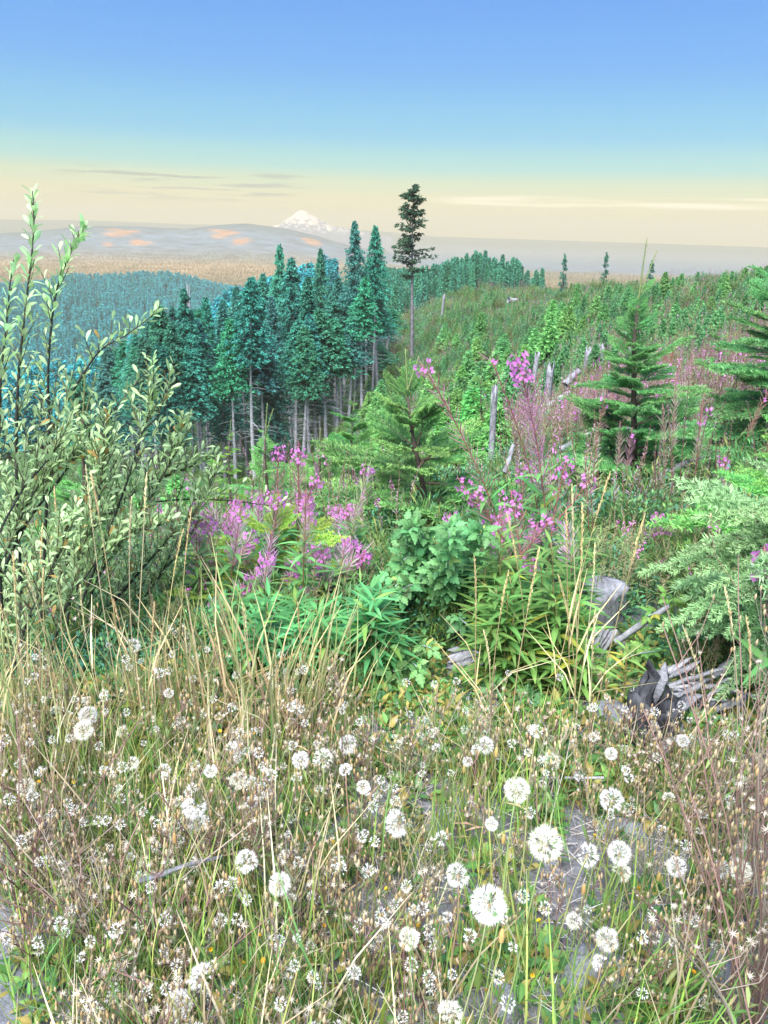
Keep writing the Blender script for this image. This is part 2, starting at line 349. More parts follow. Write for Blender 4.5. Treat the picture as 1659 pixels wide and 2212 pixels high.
def build_volcano():
    Dv = 4500; prof = [(520, 500), (575, 492), (600, 483), (622, 470), (640, 457), (650, 453), (662, 455), (672, 462), (690, 471), (712, 483), (745, 491), (790, 500), (850, 512)]
    P = np.array([unproj(u, v, Dv) for u, v in prof]); xs = P[:, 0]; zs = P[:, 2]
    nx, ny = 150, 60; X = np.linspace(xs[0], xs[-1], nx); Yl = np.linspace(-420, 420, ny)
    GX, GY = np.meshgrid(X, Yl); base = -80
    h = np.interp(GX, xs, zs)-base
    fall = np.clip(1-np.abs(GY)/430, 0, 1)**.8
    cx = xs[5]; ang = np.arctan2(GY, (GX-cx)); rad = np.hypot(GX-cx, GY)
    rid = np.abs(np.sin(ang*7+np.sin(rad/40)*.7))*np.clip(rad/200, 0, 1)*22
    Z = base+h*fall-rid*fall+ (vnoise(GX.ravel(), GY.ravel(), 30, 31).reshape(GX.shape)-.5)*16*np.clip(np.abs(GY)/60, .15, 1)
    ctr = P[5]; V = np.stack([GX.ravel(), (GY+math.sqrt(Dv**2-cx**2)).ravel(), Z.ravel()], 1)
    i = np.arange(ny-1)[:, None]; j = np.arange(nx-1)[None]; Q = np.stack([i*nx+j, i*nx+j+1, (i+1)*nx+j+1, (i+1)*nx+j], -1).reshape(-1, 4)
    m = bpy.data.materials.new('snow_and_rock'); m.use_nodes = True; t = m.node_tree; L = t.links.new; bs = t.nodes['Principled BSDF']
    tc = N(t, 'ShaderNodeTexCoord'); sep = N(t, 'ShaderNodeSeparateXYZ'); L(tc.outputs['Object'], sep.inputs[0])
    mp = N(t, 'ShaderNodeMapping'); mp.inputs['Scale'].default_value = (.034, .034, .012); L(tc.outputs['Object'], mp.inputs[0])
    ns = N(t, 'ShaderNodeTexNoise', i_Scale=1.0, i_Detail=6.0, i_Roughness=.7); L(mp.outputs[0], ns.inputs['Vector'])
    mz = N(t, 'ShaderNodeMapRange', i_1=-50.0, i_2=95.0, i_3=-.26, i_4=.16); L(sep.outputs[2], mz.inputs[0])
    ad = N(t, 'ShaderNodeMath', operation='ADD'); L(ns.outputs[0], ad.inputs[0]); L(mz.outputs[0], ad.inputs[1])
    cr = N(t, 'ShaderNodeValToRGB'); cr.color_ramp.elements[0].position = .46; cr.color_ramp.elements[0].color = (.13, .15, .22, 1)
    cr.color_ramp.elements[1].position = .54; cr.color_ramp.elements[1].color = (.62, .53, .44, 1); L(ad.outputs[0], cr.inputs[0]); L(cr.outputs[0], bs.inputs['Base Color'])
    bs.inputs['Roughness'].default_value = .9
    o = obj('snow_mountain', to_mesh('snow_mountain', (V, Q, np.zeros((0, 3), int), np.ones_like(V)), m, True)); tag(o, kind='structure')
build_volcano()

def build_lake():
    m = bpy.data.materials.new('lake_water'); m.use_nodes = True; bs = m.node_tree.nodes['Principled BSDF']
    bs.inputs['Base Color'].default_value = (.5, .58, .66, 1); bs.inputs['Roughness'].default_value = .12
    g = G(); c = unproj(-90, 665, 1000); a = np.linspace(0, 2*math.pi, 40, endpoint=False)
    r = 1+.22*np.sin(a*3+1)+.1*np.sin(a*5)
    V = np.stack([c[0]-40+95*r*np.cos(a), c[1]+130*r*np.sin(a), np.full(40, -76.2)], 1); V = np.vstack([V, [c[0]-40, c[1], -76.2]])
    g.add(V, None, [[i, (i+1) % 40, 40] for i in range(40)]); tag(obj('lake', g.mesh('lake', m)), kind='structure')
build_lake()

# ------------------------------------------------------------------ haze
def build_haze():
    m = bpy.data.materials.new('haze'); m.use_nodes = True; t = m.node_tree; t.nodes.clear()
    out = N(t, 'ShaderNodeOutputMaterial'); v = N(t, 'ShaderNodeVolumePrincipled'); v.inputs['Density'].default_value = .00030
    v.inputs['Color'].default_value = (1.0, .89, .60, 1); v.inputs['Anisotropy'].default_value = 0.0
    t.links.new(v.outputs[0], out.inputs['Volume'])
    z0, z1, r = -100.0, 150.0, 7900.0
    V = [[x, y, z] for z in (z0, z1) for y in (-r, r) for x in (-r, r)]
    Q = [[0, 2, 3, 1], [4, 5, 7, 6], [0, 1, 5, 4], [2, 6, 7, 3], [0, 4, 6, 2], [1, 3, 7, 5]]
    me = to_mesh('haze', (np.array(V), np.array(Q), np.zeros((0, 3), int), np.ones((8, 3))), m); tag(obj('haze', me), 'thin pale evening haze over the valley', None, kind='stuff')
build_haze()
# ------------------------------------------------------------------ leaf, needle and flower templates
def tpl(V, Q=(), T=(), C=(1, 1, 1)):
    V = np.asarray(V, float); C = np.asarray(C, float); C = np.broadcast_to(C, V.shape) if C.ndim == 1 else C
    return V, np.asarray(Q, int).reshape(-1, 4), np.asarray(T, int).reshape(-1, 3), np.array(C)
def blade(prof, bend=.25, fold=.25, ribc=1.25, tipc=1.0, wave=0.0):
    """unit leaf along +Y with normal +Z: prof is a list of (t, half width); a lowered midrib in a paler tone"""
    V, C = [], []
    for i, (t, w) in enumerate(prof):
        z = -bend*t*t; y = t*(1-.2*bend)
        V += [(-w, y, z+w*fold+wave*math.sin(i*2.1)), (0, y, z), (w, y, z+w*fold+wave*math.cos(i*1.7))]
        k = 1+(tipc-1)*t; C += [(k, k, k), (k*ribc, k*ribc, k*ribc), (k*.94, k*.94, k*.94)]
    Q = []
    for i in range(len(prof)-1):
        a = i*3; Q += [(a, a+1, a+4, a+3), (a+1, a+2, a+5, a+4)]
    return tpl(V, Q, (), C)
LANCE = [blade([(0, .008), (.2, .075), (.5, .095), (.8, .05), (1, .004)], b, .3) for b in (.35, .6, .1)]
WILLOW = [blade([(0, .01), (.35, .09), (.65, .16), (.88, .12), (1, .015)], b, .35, 1.15) for b in (.1, .3, -.08)]
OVAL = [blade([(0, .02), (.3, .2), (.6, .2), (1, .01)], b, .3) for b in (.15, .3)]
def bramble_leaf(bend):
    """one raspberry leaflet: toothed edge and pleated side veins"""
    V, C, Q = [], [], []; n = 9
    for i in range(n):
        t = i/(n-1); w = .34*math.sin(math.pi*min(1, t*1.02+.02)**.72)*(1-.15*t)+.004; tooth = .025 if i % 2 else -.012
        z = -bend*t*t; ple = .045 if i % 2 else -.02
        V += [(-(w+tooth*(0 < i < n-1)), t+.05*(i % 2), z-.08*w), (-w*.5, t+.02, z+ple+.05), (0, t, z), (w*.5, t+.02, z+ple+.05), (w+tooth*(0 < i < n-1), t+.05*(i % 2), z-.08*w)]
        d = 1.2 if i % 2 else .78; C += [(d*.95,)*3, (d,)*3, (1.3,)*3, (d,)*3, (d*.95,)*3]
    for i in range(n-1):
        for k in range(4): a = i*5+k; Q.append((a, a+1, a+6, a+5))
    return tpl(V, Q, (), C)
def bramble_tri(seed):
    """three leaflets on a short stalk"""
    r = random.Random(seed); g = G()
    L = bramble_leaf(.22+.1*r.random())
    for ang, s, off in ((0, 1.0, .42), (1.15, .8, .24), (-1.15, .8, .24)):
        d = np.array([[math.sin(ang), math.cos(ang), -.12-.15*r.random()]]); R = frames(d, np.array([[r.uniform(-.25, .25), r.uniform(-.2, .2), 1]]))
        g.inst(L, R, np.array([[math.sin(ang)*.03, off, 0]]), s*.62)
    g.tube([(0, 0, 0), (0, .22, .02), (0, .42, 0)], [.012, .01, .008], (.8, .9, .6), 3, False)
    return g.arr()
def fourpetal():
    """fireweed flower seen from the front: four notched petals, narrow sepals, pale stamens. Unit radius, facing +Z"""
    g = G(); pet = tpl([(0, .06, 0), (-.28, .5, .1), (-.3, .85, .05), (0, .78, .08), (.3, .85, .05), (.28, .5, .1)], [(0, 1, 2, 3), (0, 3, 4, 5)], (), (1, 1, 1))
    for a in (.35, 1.22, math.pi+.35-.0, math.pi+1.22): pass
    for a in (.5, math.pi-.5, math.pi+.5, -.5):
        R = frames(np.array([[math.cos(a), math.sin(a), .12]]), np.array([[0, 0, 1.]])); g.inst(pet, R, np.zeros((1, 3)), 1.0)
    sep = tpl([(-.06, .05, -.05), (.06, .05, -.05), (0, .8, .0)], (), [(0, 1, 2)], (.62, .25, .55))
    for a in (0, math.pi/2, math.pi, -math.pi/2):
        g.inst(sep, frames(np.array([[math.cos(a), math.sin(a), -.05]])), np.zeros((1, 3)), 1.0)
    for k in range(6):
        a = k*1.05; g.tube([(0, 0, 0), (.14*math.cos(a), .14*math.sin(a)-.1, .35), (.2*math.cos(a), .2*math.sin(a)-.2, .55)], [.012, .012, .03], (1.2, 1.5, 1.1), 3)
    g.tube([(0, 0, -.05), (0, .05, -.6), (0, .1, -1.2)], [.05, .06, .05], (.55, .25, .45), 3, False)
    return g.arr()
FLOWER = fourpetal()
POD = (lambda g: (g.tube([(0, 0, 0), (0, .2, .01), (0, .6, .05), (0, 1, .12)], [.012, .018, .02, .006], (1, 1, 1), 4, False), g.arr())[1])(G())
BUD = (lambda g: (g.tube([(0, 0, 0), (0, .5, 0), (0, .8, 0), (0, 1.1, 0)], [.05, .06, .16, .03], (1, 1, 1), 4, True), g.arr())[1])(G())

# ------------------------------------------------------------------ conifers near the camera
def needle_axis(g, P, n_per, nl, nw, col, col2, flat=.6, tipfade=1.0):
    """needles along a polyline P, forward leaning, both sides and above"""
    P = np.asarray(P, float); seg = np.linalg.norm(np.diff(P, axis=0), axis=1); Ltot = seg.sum(); n = max(3, int(Ltot*n_per))
    s = (np.arange(n)+rng.random(n))/n*Ltot; cs = np.concatenate([[0], np.cumsum(seg)])
    p = np.stack([np.interp(s, cs, P[:, k]) for k in range(3)], 1)
    tn = np.gradient(P, axis=0); tn /= np.linalg.norm(tn, axis=1)[:, None]; tt = np.stack([np.interp(s, cs, tn[:, k]) for k in range(3)], 1)
    F_ = frames(tt); th = rng.random(n)*2*math.pi; side = np.cos(th); up = np.sin(th)*flat+.25
    d = F_[:, :, 0]*side[:, None]+F_[:, :, 2]*up[:, None]; d /= np.linalg.norm(d, axis=1)[:, None]; d = d*.82+tt*.55
    d /= np.linalg.norm(d, axis=1)[:, None]
    ln = nl*(.75+.5*rng.random(n)); w = np.cross(d, rdirs(n)); w /= np.linalg.norm(w, axis=1)[:, None]+1e-9
    V = np.stack([p-w*nw*.5, p+w*nw*.5, p+d*ln[:, None]], 1)
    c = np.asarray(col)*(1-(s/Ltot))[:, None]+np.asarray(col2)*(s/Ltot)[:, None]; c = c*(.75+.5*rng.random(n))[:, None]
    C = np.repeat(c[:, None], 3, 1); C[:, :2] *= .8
    g.add(V.reshape(-1, 3), None, np.arange(n*3).reshape(-1, 3), C.reshape(-1, 3))
def fir_branch(seed, droop=.15, up=.0, nper=520, nl=.030, nw=.0042, twigs=13, col=(.09, .19, .06), col2=(.2, .33, .09), wid=.45, bark=(.16, .12, .08), tw_droop=0.0):
    """unit branch along +Y: main axis with herring-bone side twigs, all needled (returns mesh arrays)"""
    r = random.Random(seed); g = G(); gb = G()
    t = np.linspace(0, 1, 9); z = up*t-droop*t**2+ .02*np.sin(t*5+seed); x = .03*np.sin(t*3+seed*2)
    P = np.stack([x, t*(1-.15*abs(droop)), z], 1)
    gb.tube(P, .012*(1-t)+.003, bark, 4, False)
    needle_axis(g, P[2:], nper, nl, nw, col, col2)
    for k in range(twigs):
        for sgn in (-1, 1):
            tt = .14+.80*(k+r.random()*.6)/twigs; L = wid*(1.05-tt)**.8*(.75+.4*r.random())*min(1, tt*4)
            if L < .03: continue
            a = math.radians(r.uniform(42, 60)); p = np.array([np.interp(tt, t, P[:, i]) for i in range(3)])
            d = np.array([sgn*math.sin(a), math.cos(a), r.uniform(-.1, .12)])
            u = np.linspace(0, 1, 5)[:, None]; tp = p+d*u*L+np.array([-sgn*.1, .18, -tw_droop-droop*.5])*u**2*L
            gb.tube(tp, [.004, .0035, .003, .0025, .002], bark, 3, False)
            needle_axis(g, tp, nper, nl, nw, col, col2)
            if L > .16:
                for q in range(int(L/.055)):
                    for s2 in (-1, 1):
                        if r.random() < .2: continue
                        f = .25+.65*q/max(1, int(L/.055)); p2 = np.array([np.interp(f, u[:, 0], tp[:, i]) for i in range(3)])
                        dd = d+np.array([s2*math.cos(a)*sgn*.9, -s2*math.sin(a)*.9*1.0, r.uniform(-.15, .1)]); dd = np.array([dd[0], dd[1]+.25, dd[2]-tw_droop*.5]); dd /= np.linalg.norm(dd)
                        l2 = L*.38*(1-f*.6); tp2 = p2+dd*np.linspace(0, 1, 4)[:, None]*l2
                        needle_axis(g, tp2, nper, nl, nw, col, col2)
    A, B = g.arr(), gb.arr(); g2 = G(); g2.add(*A[:3], A[3]) if 0 else None
    out = G(); out.add(A[0], A[1], A[2], A[3]); out.add(B[0], B[1], B[2], B[3]); return out.arr()
def sapling(name, base, H, label, cat, variants, whorls=9, lmax=.55, top_up=60, bot_up=12, trunk_r=.03, first=.06, leader=.22, group=None, colour=(1, 1, 1), lean=(0, 0), per=5, forks=0, bark=(.13, .10, .08), seed=1, shape=1.0):
    r = random.Random(seed)
    t = empty(name, base, label, cat, group, rz=r.random()*6)
    g = G(); n = 10; s = np.linspace(0, 1, n); P = np.stack([lean[0]*s+.012*H*np.sin(s*7), lean[1]*s, s*H], 1)
    m_ = s <= 1-leader*.8; g.tube(P[m_], (trunk_r*(1-s)**1.1+.003)[m_], bark, 7)
    tr = obj('trunk', g.mesh('trunk', M_BARK, True), t)
    gl = G(); P2 = np.stack([np.interp(np.linspace(1-leader, 1, 6), s, P[:, i]) for i in range(3)], 1)
    gl.tube(P2, np.linspace(.007, .003, 6), (.3, .36, .14), 5)
    needle_axis(gl, P2, 260, .022, .004, (.16, .28, .08), (.24, .36, .12), 1.0)
    for f in range(forks):
        a = f*2.6+.5; q = P2[0]; d = np.array([math.cos(a)*.35, math.sin(a)*.35, 1]); pp = q+d*np.linspace(0, 1, 6)[:, None]*leader*H*.8
        gl.tube(pp, np.linspace(.006, .003, 6), (.3, .36, .14), 5); needle_axis(gl, pp, 260, .022, .004, (.16, .28, .08), (.24, .36, .12), 1.0)
    obj('leader', gl.mesh('leader', M_NEEDLE), t)
    for w in range(whorls):
        f = w/(whorls-1); z = H*(first+(1-leader-first)*f**.9); L = lmax*H*((1-f)**.75*.86+.14)*shape if shape == 1 else lmax*H*((1-f)**shape*.86+.14)
        for k in range(per if w < whorls-1 else 4):
            a = w*1.9+k*2*math.pi/per+r.uniform(-.25, .25); el = math.radians(bot_up+(top_up-bot_up)*f**1.3+r.uniform(-17, 15))
            p = np.array([np.interp(z, P[:, 2], P[:, 0]), np.interp(z, P[:, 2], P[:, 1]), z+r.uniform(-.045, .04)*H])
            d = np.array([[math.cos(a)*math.cos(el), math.sin(a)*math.cos(el), math.sin(el)]]); R = frames(d)[0]
            o = obj('branch', variants[r.randrange(len(variants))], t); o.matrix_basis = m4(R, p, L*r.uniform(.5, 1.25))
            kk = r.uniform(.85, 1.15); o.color = (colour[0]*kk, colour[1]*kk, colour[2]*kk, 1)
    return t

# ------------------------------------------------------------------ conifers at a distance
def conifer(seed, H, crown0, R0, nb=120, clumps=7, ct=.34, col=(.035, .075, .05), tip=(.07, .13, .07), trunk_r=.22, droop=.35, bark=(.17, .16, .16), top=.75, gaps=0.0, dead=10, tri=4, power=.8, up=0.15, trunk=True):
    """tree of height H at the origin: returns trunk arrays, crown arrays"""
    r = np.random.default_rng(seed); g = G(); s = np.linspace(0, 1, 9)
    bx, by = .012*H*np.sin(s*3+seed), .012*H*np.cos(s*2.2+seed*1.7)-.012*H*np.cos(seed*1.7)
    P = np.stack([bx-bx[0], by, s*H], 1); g.tube(P, trunk_r*(1-s*.93), bark, 6)
    for k in range(dead):
        z = H*(crown0*r.uniform(.25, 1.05)); a = r.random()*6.3; L = R0*r.uniform(.25, .7)
        p = np.array([np.interp(z, P[:, 2], P[:, 0]), np.interp(z, P[:, 2], P[:, 1]), z]); d = np.array([math.cos(a), math.sin(a), r.uniform(-.3, .3)])
        g.tube([p, p+d*L*.5, p+d*L+[0, 0, -.1*L]], [.035, .025, .01], tuple(np.array(bark)*1.1), 3, False)
    c = G(); nclv = nb
    f = (np.arange(nclv)+r.random(nclv))/nclv; f = f**.92
    z = H*(crown0+(1-crown0)*f*.99); az = np.arange(nclv)*2.399+r.random(nclv)*.6
    Rl = R0*np.minimum(1, (1-f)**power*1.02+.03)*np.minimum(1, .55+f*3)*(.65+.5*r.random(nclv))
    keep = r.random(nclv) > gaps; z, az, Rl, f = z[keep], az[keep], Rl[keep], f[keep]; m = len(z)
    px = np.interp(z, P[:, 2], P[:, 0]); py = np.interp(z, P[:, 2], P[:, 1])
    t = (np.arange(clumps)+.6)/clumps; tt = t[None]+r.uniform(-.06, .06, (m, clumps)); rr = tt*Rl[:, None]
    wob = r.normal(size=(m, clumps))*.10*Rl[:, None]
    X = px[:, None]+np.cos(az)[:, None]*rr-np.sin(az)[:, None]*wob*1.4; Y = py[:, None]+np.sin(az)[:, None]*rr+np.cos(az)[:, None]*wob*1.4
    Zc = z[:, None]+up*rr-droop*rr*tt+r.normal(size=(m, clumps))*.04*R0
    cen = np.stack([X, Y, Zc], -1).reshape(-1, 3); out = np.stack([np.cos(az)[:, None]+0*rr, np.sin(az)[:, None]+0*rr, -.25-.6*droop*tt], -1).reshape(-1, 3)
    n = len(cen); cs = np.repeat(cen, tri, 0); os_ = np.repeat(out, tri, 0)+r.normal(size=(n*tri, 3))*.55; os_[:, 2] -= .1
    os_ /= np.linalg.norm(os_, axis=1)[:, None]; w = np.cross(os_, r.normal(size=(n*tri, 3))); w /= np.linalg.norm(w, axis=1)[:, None]+1e-9
    sz = ct*(.6+.8*r.random(n*tri)); j = r.normal(size=(n*tri, 3))*ct*.35
    a0 = cs+j-w*sz[:, None]*.30; a1 = cs+j+w*sz[:, None]*.30; a2 = cs+j+os_*sz[:, None]*1.25
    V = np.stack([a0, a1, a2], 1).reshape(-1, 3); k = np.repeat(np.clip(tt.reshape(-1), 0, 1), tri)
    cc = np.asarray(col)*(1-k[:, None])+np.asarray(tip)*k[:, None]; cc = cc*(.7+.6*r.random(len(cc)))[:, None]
    C = np.repeat(cc[:, None], 3, 1).reshape(-1, 3); c.add(V, None, np.arange(len(V)).reshape(-1, 3), C)
    # branch wood
    for i in range(0, m, 3):
        if Rl[i] < .3*R0: continue
        p = np.array([px[i], py[i], z[i]]); e = cen[i*clumps+clumps-2]; g.tube([p, (p+e)/2+[0, 0, .03], e], [.03, .02, .01], tuple(np.array(bark)*.6), 3, False)
    return g.arr(), c.arr()
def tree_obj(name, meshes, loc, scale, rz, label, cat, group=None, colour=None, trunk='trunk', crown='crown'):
    t = empty(name, loc, label, cat, group, rz); t.scale = (scale[0], scale[0], scale[1]) if isinstance(scale, tuple) else (scale,)*3
    a = obj(trunk, meshes[0], t); b = obj(crown, meshes[1], t)
    if colour is not None: b.color = tuple(colour)+(1,)
    return t
def tmesh(A, nm='tree'): return (to_mesh('trunk', A[0], M_BARK, True), to_mesh('crown', A[1], M_FOREST))


# ---- scattered cover: points that carry copies of a few small plants
def scatter(name, P, srcs, scale, label, seed=0, tilt=.08, idx=None, zs=None):
    r = np.random.default_rng(seed+900); n = len(P)
    me = bpy.data.meshes.new(name); me.vertices.add(n); me.vertices.foreach_set('co', P.astype(np.float32).ravel()); me.update()
    rot = np.stack([r.normal(size=n)*tilt, r.normal(size=n)*tilt, r.random(n)*6.283], 1); scale = np.broadcast_to(scale, (n,))
    sc3 = np.stack([scale, scale, scale*(1 if zs is None else zs)], 1)
    for nm, arr in (('rot', rot), ('scl', sc3)):
        a = me.attributes.new(nm, 'FLOAT_VECTOR', 'POINT'); a.data.foreach_set('vector', arr.astype(np.float32).ravel())
    a = me.attributes.new('idx', 'INT', 'POINT'); a.data.foreach_set('value', (r.integers(0, len(srcs), n) if idx is None else idx).astype(np.int32))
    col = bpy.data.collections.new(name+'_plants')
    for i, m in enumerate(srcs):
        o = bpy.data.objects.new('%s_plant_%02d' % (name, i), m); col.objects.link(o)
    ng = bpy.data.node_groups.new(name, 'GeometryNodeTree')
    ng.interface.new_socket('Geometry', in_out='INPUT', socket_type='NodeSocketGeometry'); ng.interface.new_socket('Geometry', in_out='OUTPUT', socket_type='NodeSocketGeometry')
    gi, go = N(ng, 'NodeGroupInput'), N(ng, 'NodeGroupOutput'); L = ng.links.new
    ci = N(ng, 'GeometryNodeCollectionInfo'); ci.inputs['Collection'].default_value = col; ci.inputs['Separate Children'].default_value = True; ci.inputs['Reset Children'].default_value = True
    ip = N(ng, 'GeometryNodeInstanceOnPoints'); ip.inputs['Pick Instance'].default_value = True
    def at(nm, ty):
        q = N(ng, 'GeometryNodeInputNamedAttribute', data_type=ty); q.inputs['Name'].default_value = nm; return q.outputs['Attribute']
    L(gi.outputs[0], ip.inputs['Points']); L(ci.outputs[0], ip.inputs['Instance']); L(at('idx', 'INT'), ip.inputs['Instance Index'])
    L(at('rot', 'FLOAT_VECTOR'), ip.inputs['Rotation']); L(at('scl', 'FLOAT_VECTOR'), ip.inputs['Scale']); L(ip.outputs[0], go.inputs[0])
    o = obj(name, me); md = o.modifiers.new('cover', 'NODES'); md.node_group = ng
    return tag(o, label, None, None, 'stuff')
def joined(A, nm, mat):
    g = G()
    for a in A: g.add(*a)
    return g.mesh(nm, mat)
def scatter_polar(n, b0, b1, d0, d1, r, power=1.0):
    b = np.radians(r.uniform(b0, b1, n)); D = np.sqrt(r.uniform(d0**2, d1**2, n)) if power == 1 else d0*(d1/d0)**(r.random(n)**(power or 1))
    x, y = np.sin(b)*D, np.cos(b)*D; return np.stack([x, y, ground(x, y)], 1)
def bear(P): return np.degrees(np.arctan2(P[:, 0], P[:, 1]))
r_ = np.random.default_rng(5)
HILLT = [joined(conifer(300+k, 14, .08, 2.0, 60, 5, .62, (.03, .25, .28), (.08, .50, .50), .15, .25, dead=0, tri=4, power=.9, up=.1), 'far_conifer', M_FOREST) for k in range(4)]  # teal crowns: the blue of distant haze is put into the foliage colour
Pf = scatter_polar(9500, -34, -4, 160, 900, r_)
scatter('hillside_forest', Pf, HILLT, .8+.5*r_.random(len(Pf)), 'dense haze tinted blue green conifer forest over the rounded hill across the valley', 1, .02)
RIDT = [joined(conifer(310+k, 11, .06, 1.8, 80, 6, .42, (.05, .21, .15), (.12, .42, .26), .13, .2, dead=0, tri=5, power=.9, up=.15), 'ridge_conifer', M_FOREST) for k in range(4)]
Pg = scatter_polar(5400, -16, 11.5, 175, 330, r_); Pg = Pg[bear(Pg) < 6.5+5*r_.random(len(Pg))]
scatter('ridge_forest', Pg, RIDT, .42+.36*r_.random(len(Pg)), 'even dark green young conifer wood on the ridge behind the tall trees', 2, .02)
VALT = [joined(conifer(320+k, 12, .1, 2.6, 26, 4, 1.0, (.24, .19, .11), (.44, .32, .17), .15, .2, dead=0, tri=3), 'valley_tree', M_FOREST) for k in range(3)]
Pp = scatter_polar(20000, -31, 20, 980, 2150, r_, .8)
scatter('valley_woods', Pp, VALT, .16+.22*r_.random(len(Pp)), 'golden brown woods spread over the flat valley floor', 3, .02)

# ---- the stand of tall firs at the edge of the cut
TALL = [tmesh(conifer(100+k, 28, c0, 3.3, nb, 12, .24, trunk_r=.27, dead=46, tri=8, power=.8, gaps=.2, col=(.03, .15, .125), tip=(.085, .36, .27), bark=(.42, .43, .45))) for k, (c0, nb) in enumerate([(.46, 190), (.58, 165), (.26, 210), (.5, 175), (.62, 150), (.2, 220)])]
STAND = [  # column at the foot, foot distance, column and row of the tip
 (420, 82, 398, 622), (372, 86, 345, 660), (487, 85, 470, 655), (452, 92, 447, 668), (552, 80, 535, 600), (604, 90, 600, 640), (612, 99, 565, 530), (640, 95, 626, 560),
 (684, 84, 676, 600), (692, 96, 690, 540), (738, 92, 735, 600), (765, 88, 768, 480), (804, 90, 806, 490), (792, 98, 780, 560), (660, 104, 650, 600), (585, 108, 578, 590),
 (520, 104, 512, 620), (470, 110, 462, 640), (400, 108, 388, 660), (350, 102, 335, 690), (320, 96, 305, 720), (290, 100, 278, 735), (262, 108, 250, 748), (715, 112, 712, 610), (745, 118, 742, 620),
 (815, 112, 812, 640), (630, 120, 622, 620), (560, 124, 552, 630), (500, 122, 492, 650), (430, 124, 420, 670), (240, 92, 225, 790), (330, 122, 318, 705), (775, 126, 772, 650), (690, 128, 684, 640), (835, 120, 832, 668), (590, 84, 586, 700), (445, 80, 440, 720), (725, 84, 720, 690), (380, 78, 374, 740), (655, 80, 648, 705)]
rs = random.Random(4)
for u, D, vt in [(395, 80, 700), (438, 84, 690), (510, 80, 690), (535, 88, 640), (572, 82, 680), (640, 82, 690), (668, 81, 680), (705, 82, 670), (722, 90, 640), (752, 84, 690), (782, 84, 600), (816, 92, 640), (340, 84, 730), (310, 88, 750)]: STAND.append((u, D, u-5, vt))
for k in range(60):
    u = rs.uniform(170, 860); STAND.append((u, rs.uniform(96, 150), u-4+rs.uniform(-6, 6), np.interp(u, [150, 300, 450, 600, 850], [830, 745, 690, 650, 680])+rs.uniform(-10, 70)))
STL = {0: 'tall fir at the left of the stand with long bare grey trunk and dead twigs', 4: 'tall fir with the thickest pale trunk, in the front row of the stand', 6: 'fir with pointed top rising above the left end of the stand',
       9: 'fir with pointed top midway along the skyline of the stand', 11: 'tallest fir of the stand, left one of the two thin tops', 12: 'thin topped fir beside the tallest one, right end of the stand',
       8: 'front fir of the stand with two pale trunks close behind it'}
for i, (u, D, ut, vt) in enumerate(STAND):
    b = on_ground(u, D); H = tip_height(ut, vt, D, b); k = i % len(TALL)
    if 40 <= i < 54: k = [1, 4][i % 2]
    if i >= 54: k = [2, 5, 0][i % 3]
    if i in (11, 12, 6, 9): k = 1
    sc_ = H/28; w = (.78+.3*((i*7)%10)/10) if i not in (11, 12, 6, 9) else .68
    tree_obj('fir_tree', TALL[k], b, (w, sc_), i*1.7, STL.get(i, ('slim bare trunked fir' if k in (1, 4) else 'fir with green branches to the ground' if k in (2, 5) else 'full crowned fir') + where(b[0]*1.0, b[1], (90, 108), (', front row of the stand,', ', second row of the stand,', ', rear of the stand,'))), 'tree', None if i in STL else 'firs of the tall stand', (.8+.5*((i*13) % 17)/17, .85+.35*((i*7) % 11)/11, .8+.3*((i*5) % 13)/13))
# ---- lone survivor
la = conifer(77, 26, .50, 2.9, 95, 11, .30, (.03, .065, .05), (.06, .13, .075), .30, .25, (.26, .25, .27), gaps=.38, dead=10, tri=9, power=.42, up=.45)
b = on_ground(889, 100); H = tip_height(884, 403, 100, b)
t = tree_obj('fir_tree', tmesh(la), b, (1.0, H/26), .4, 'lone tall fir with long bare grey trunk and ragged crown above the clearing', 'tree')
# ---- sparse trees along the skyline of the clearing
SMALL = [tmesh(conifer(200+k, 3.0, .03, .88, 90, 10, .115, (.06, .22, .10), (.17, .43, .17), .05, .10, (.14, .11, .09), dead=0, tri=8, power=.95, up=.45)) for k in range(6)]
SPARSE = tmesh(conifer(290, 3.0, .02, .62, 60, 8, .12, (.06, .17, .10), (.14, .30, .16), .05, .15, (.2, .18, .17), gaps=.35, dead=0, tri=5, power=.9, up=.3))
for (u, v, D, lab) in [(1212, 545, 128, 'slim young fir standing alone on the skyline of the clearing'), (1302, 542, 132, 'thin pale young fir on the skyline right of the slim one'), (1400, 560, 126, 'small fir on the skyline behind the twin leader sapling')]:
    b = on_ground(u, D); H = tip_height(u, v, D, b); tree_obj('fir_tree', SPARSE, b, (1.5, H/3.0), u, lab, 'tree', None, (.7, .9, 1.1))
# ---- young conifers all over the clearing
n = 300; b_ = -1.5+32.5*r_.random(n*4)**1.1; D_ = 20*(150/20)**(r_.random(n*4)**.66); x_, y_ = np.sin(np.radians(b_))*D_, np.cos(np.radians(b_))*D_
ok = ~((b_ > 10) & (D_ < 45)); x_, y_, D_ = x_[ok][:n], y_[ok][:n], D_[ok][:n]; z_ = ground(x_, y_)
for i in range(len(x_)):
    s = r_.uniform(.4, 1.15)*(.7 if D_[i] < 35 else 1.0)*(.55 if D_[i] > 85 else 1)*(.7 if b_[ok][i] > 14 else 1); yel = r_.random(); c = (1+.5*yel, 1+.25*yel, 1-.1*yel)
    tree_obj('young_conifer', SMALL[i % 6], (x_[i], y_[i], z_[i]), (s*1.25, s), i, ('large ' if s > .8 else 'small ' if s < .4 else 'middling ')+('yellow green' if yel > .6 else 'plain green' if yel > .3 else 'deep green')+' young conifer '+where(x_[i], y_[i], (45, 90), ('low on the clearing', 'halfway up the clearing', 'by the crest of the clearing')), 'tree', 'young conifers on the clearing', c)
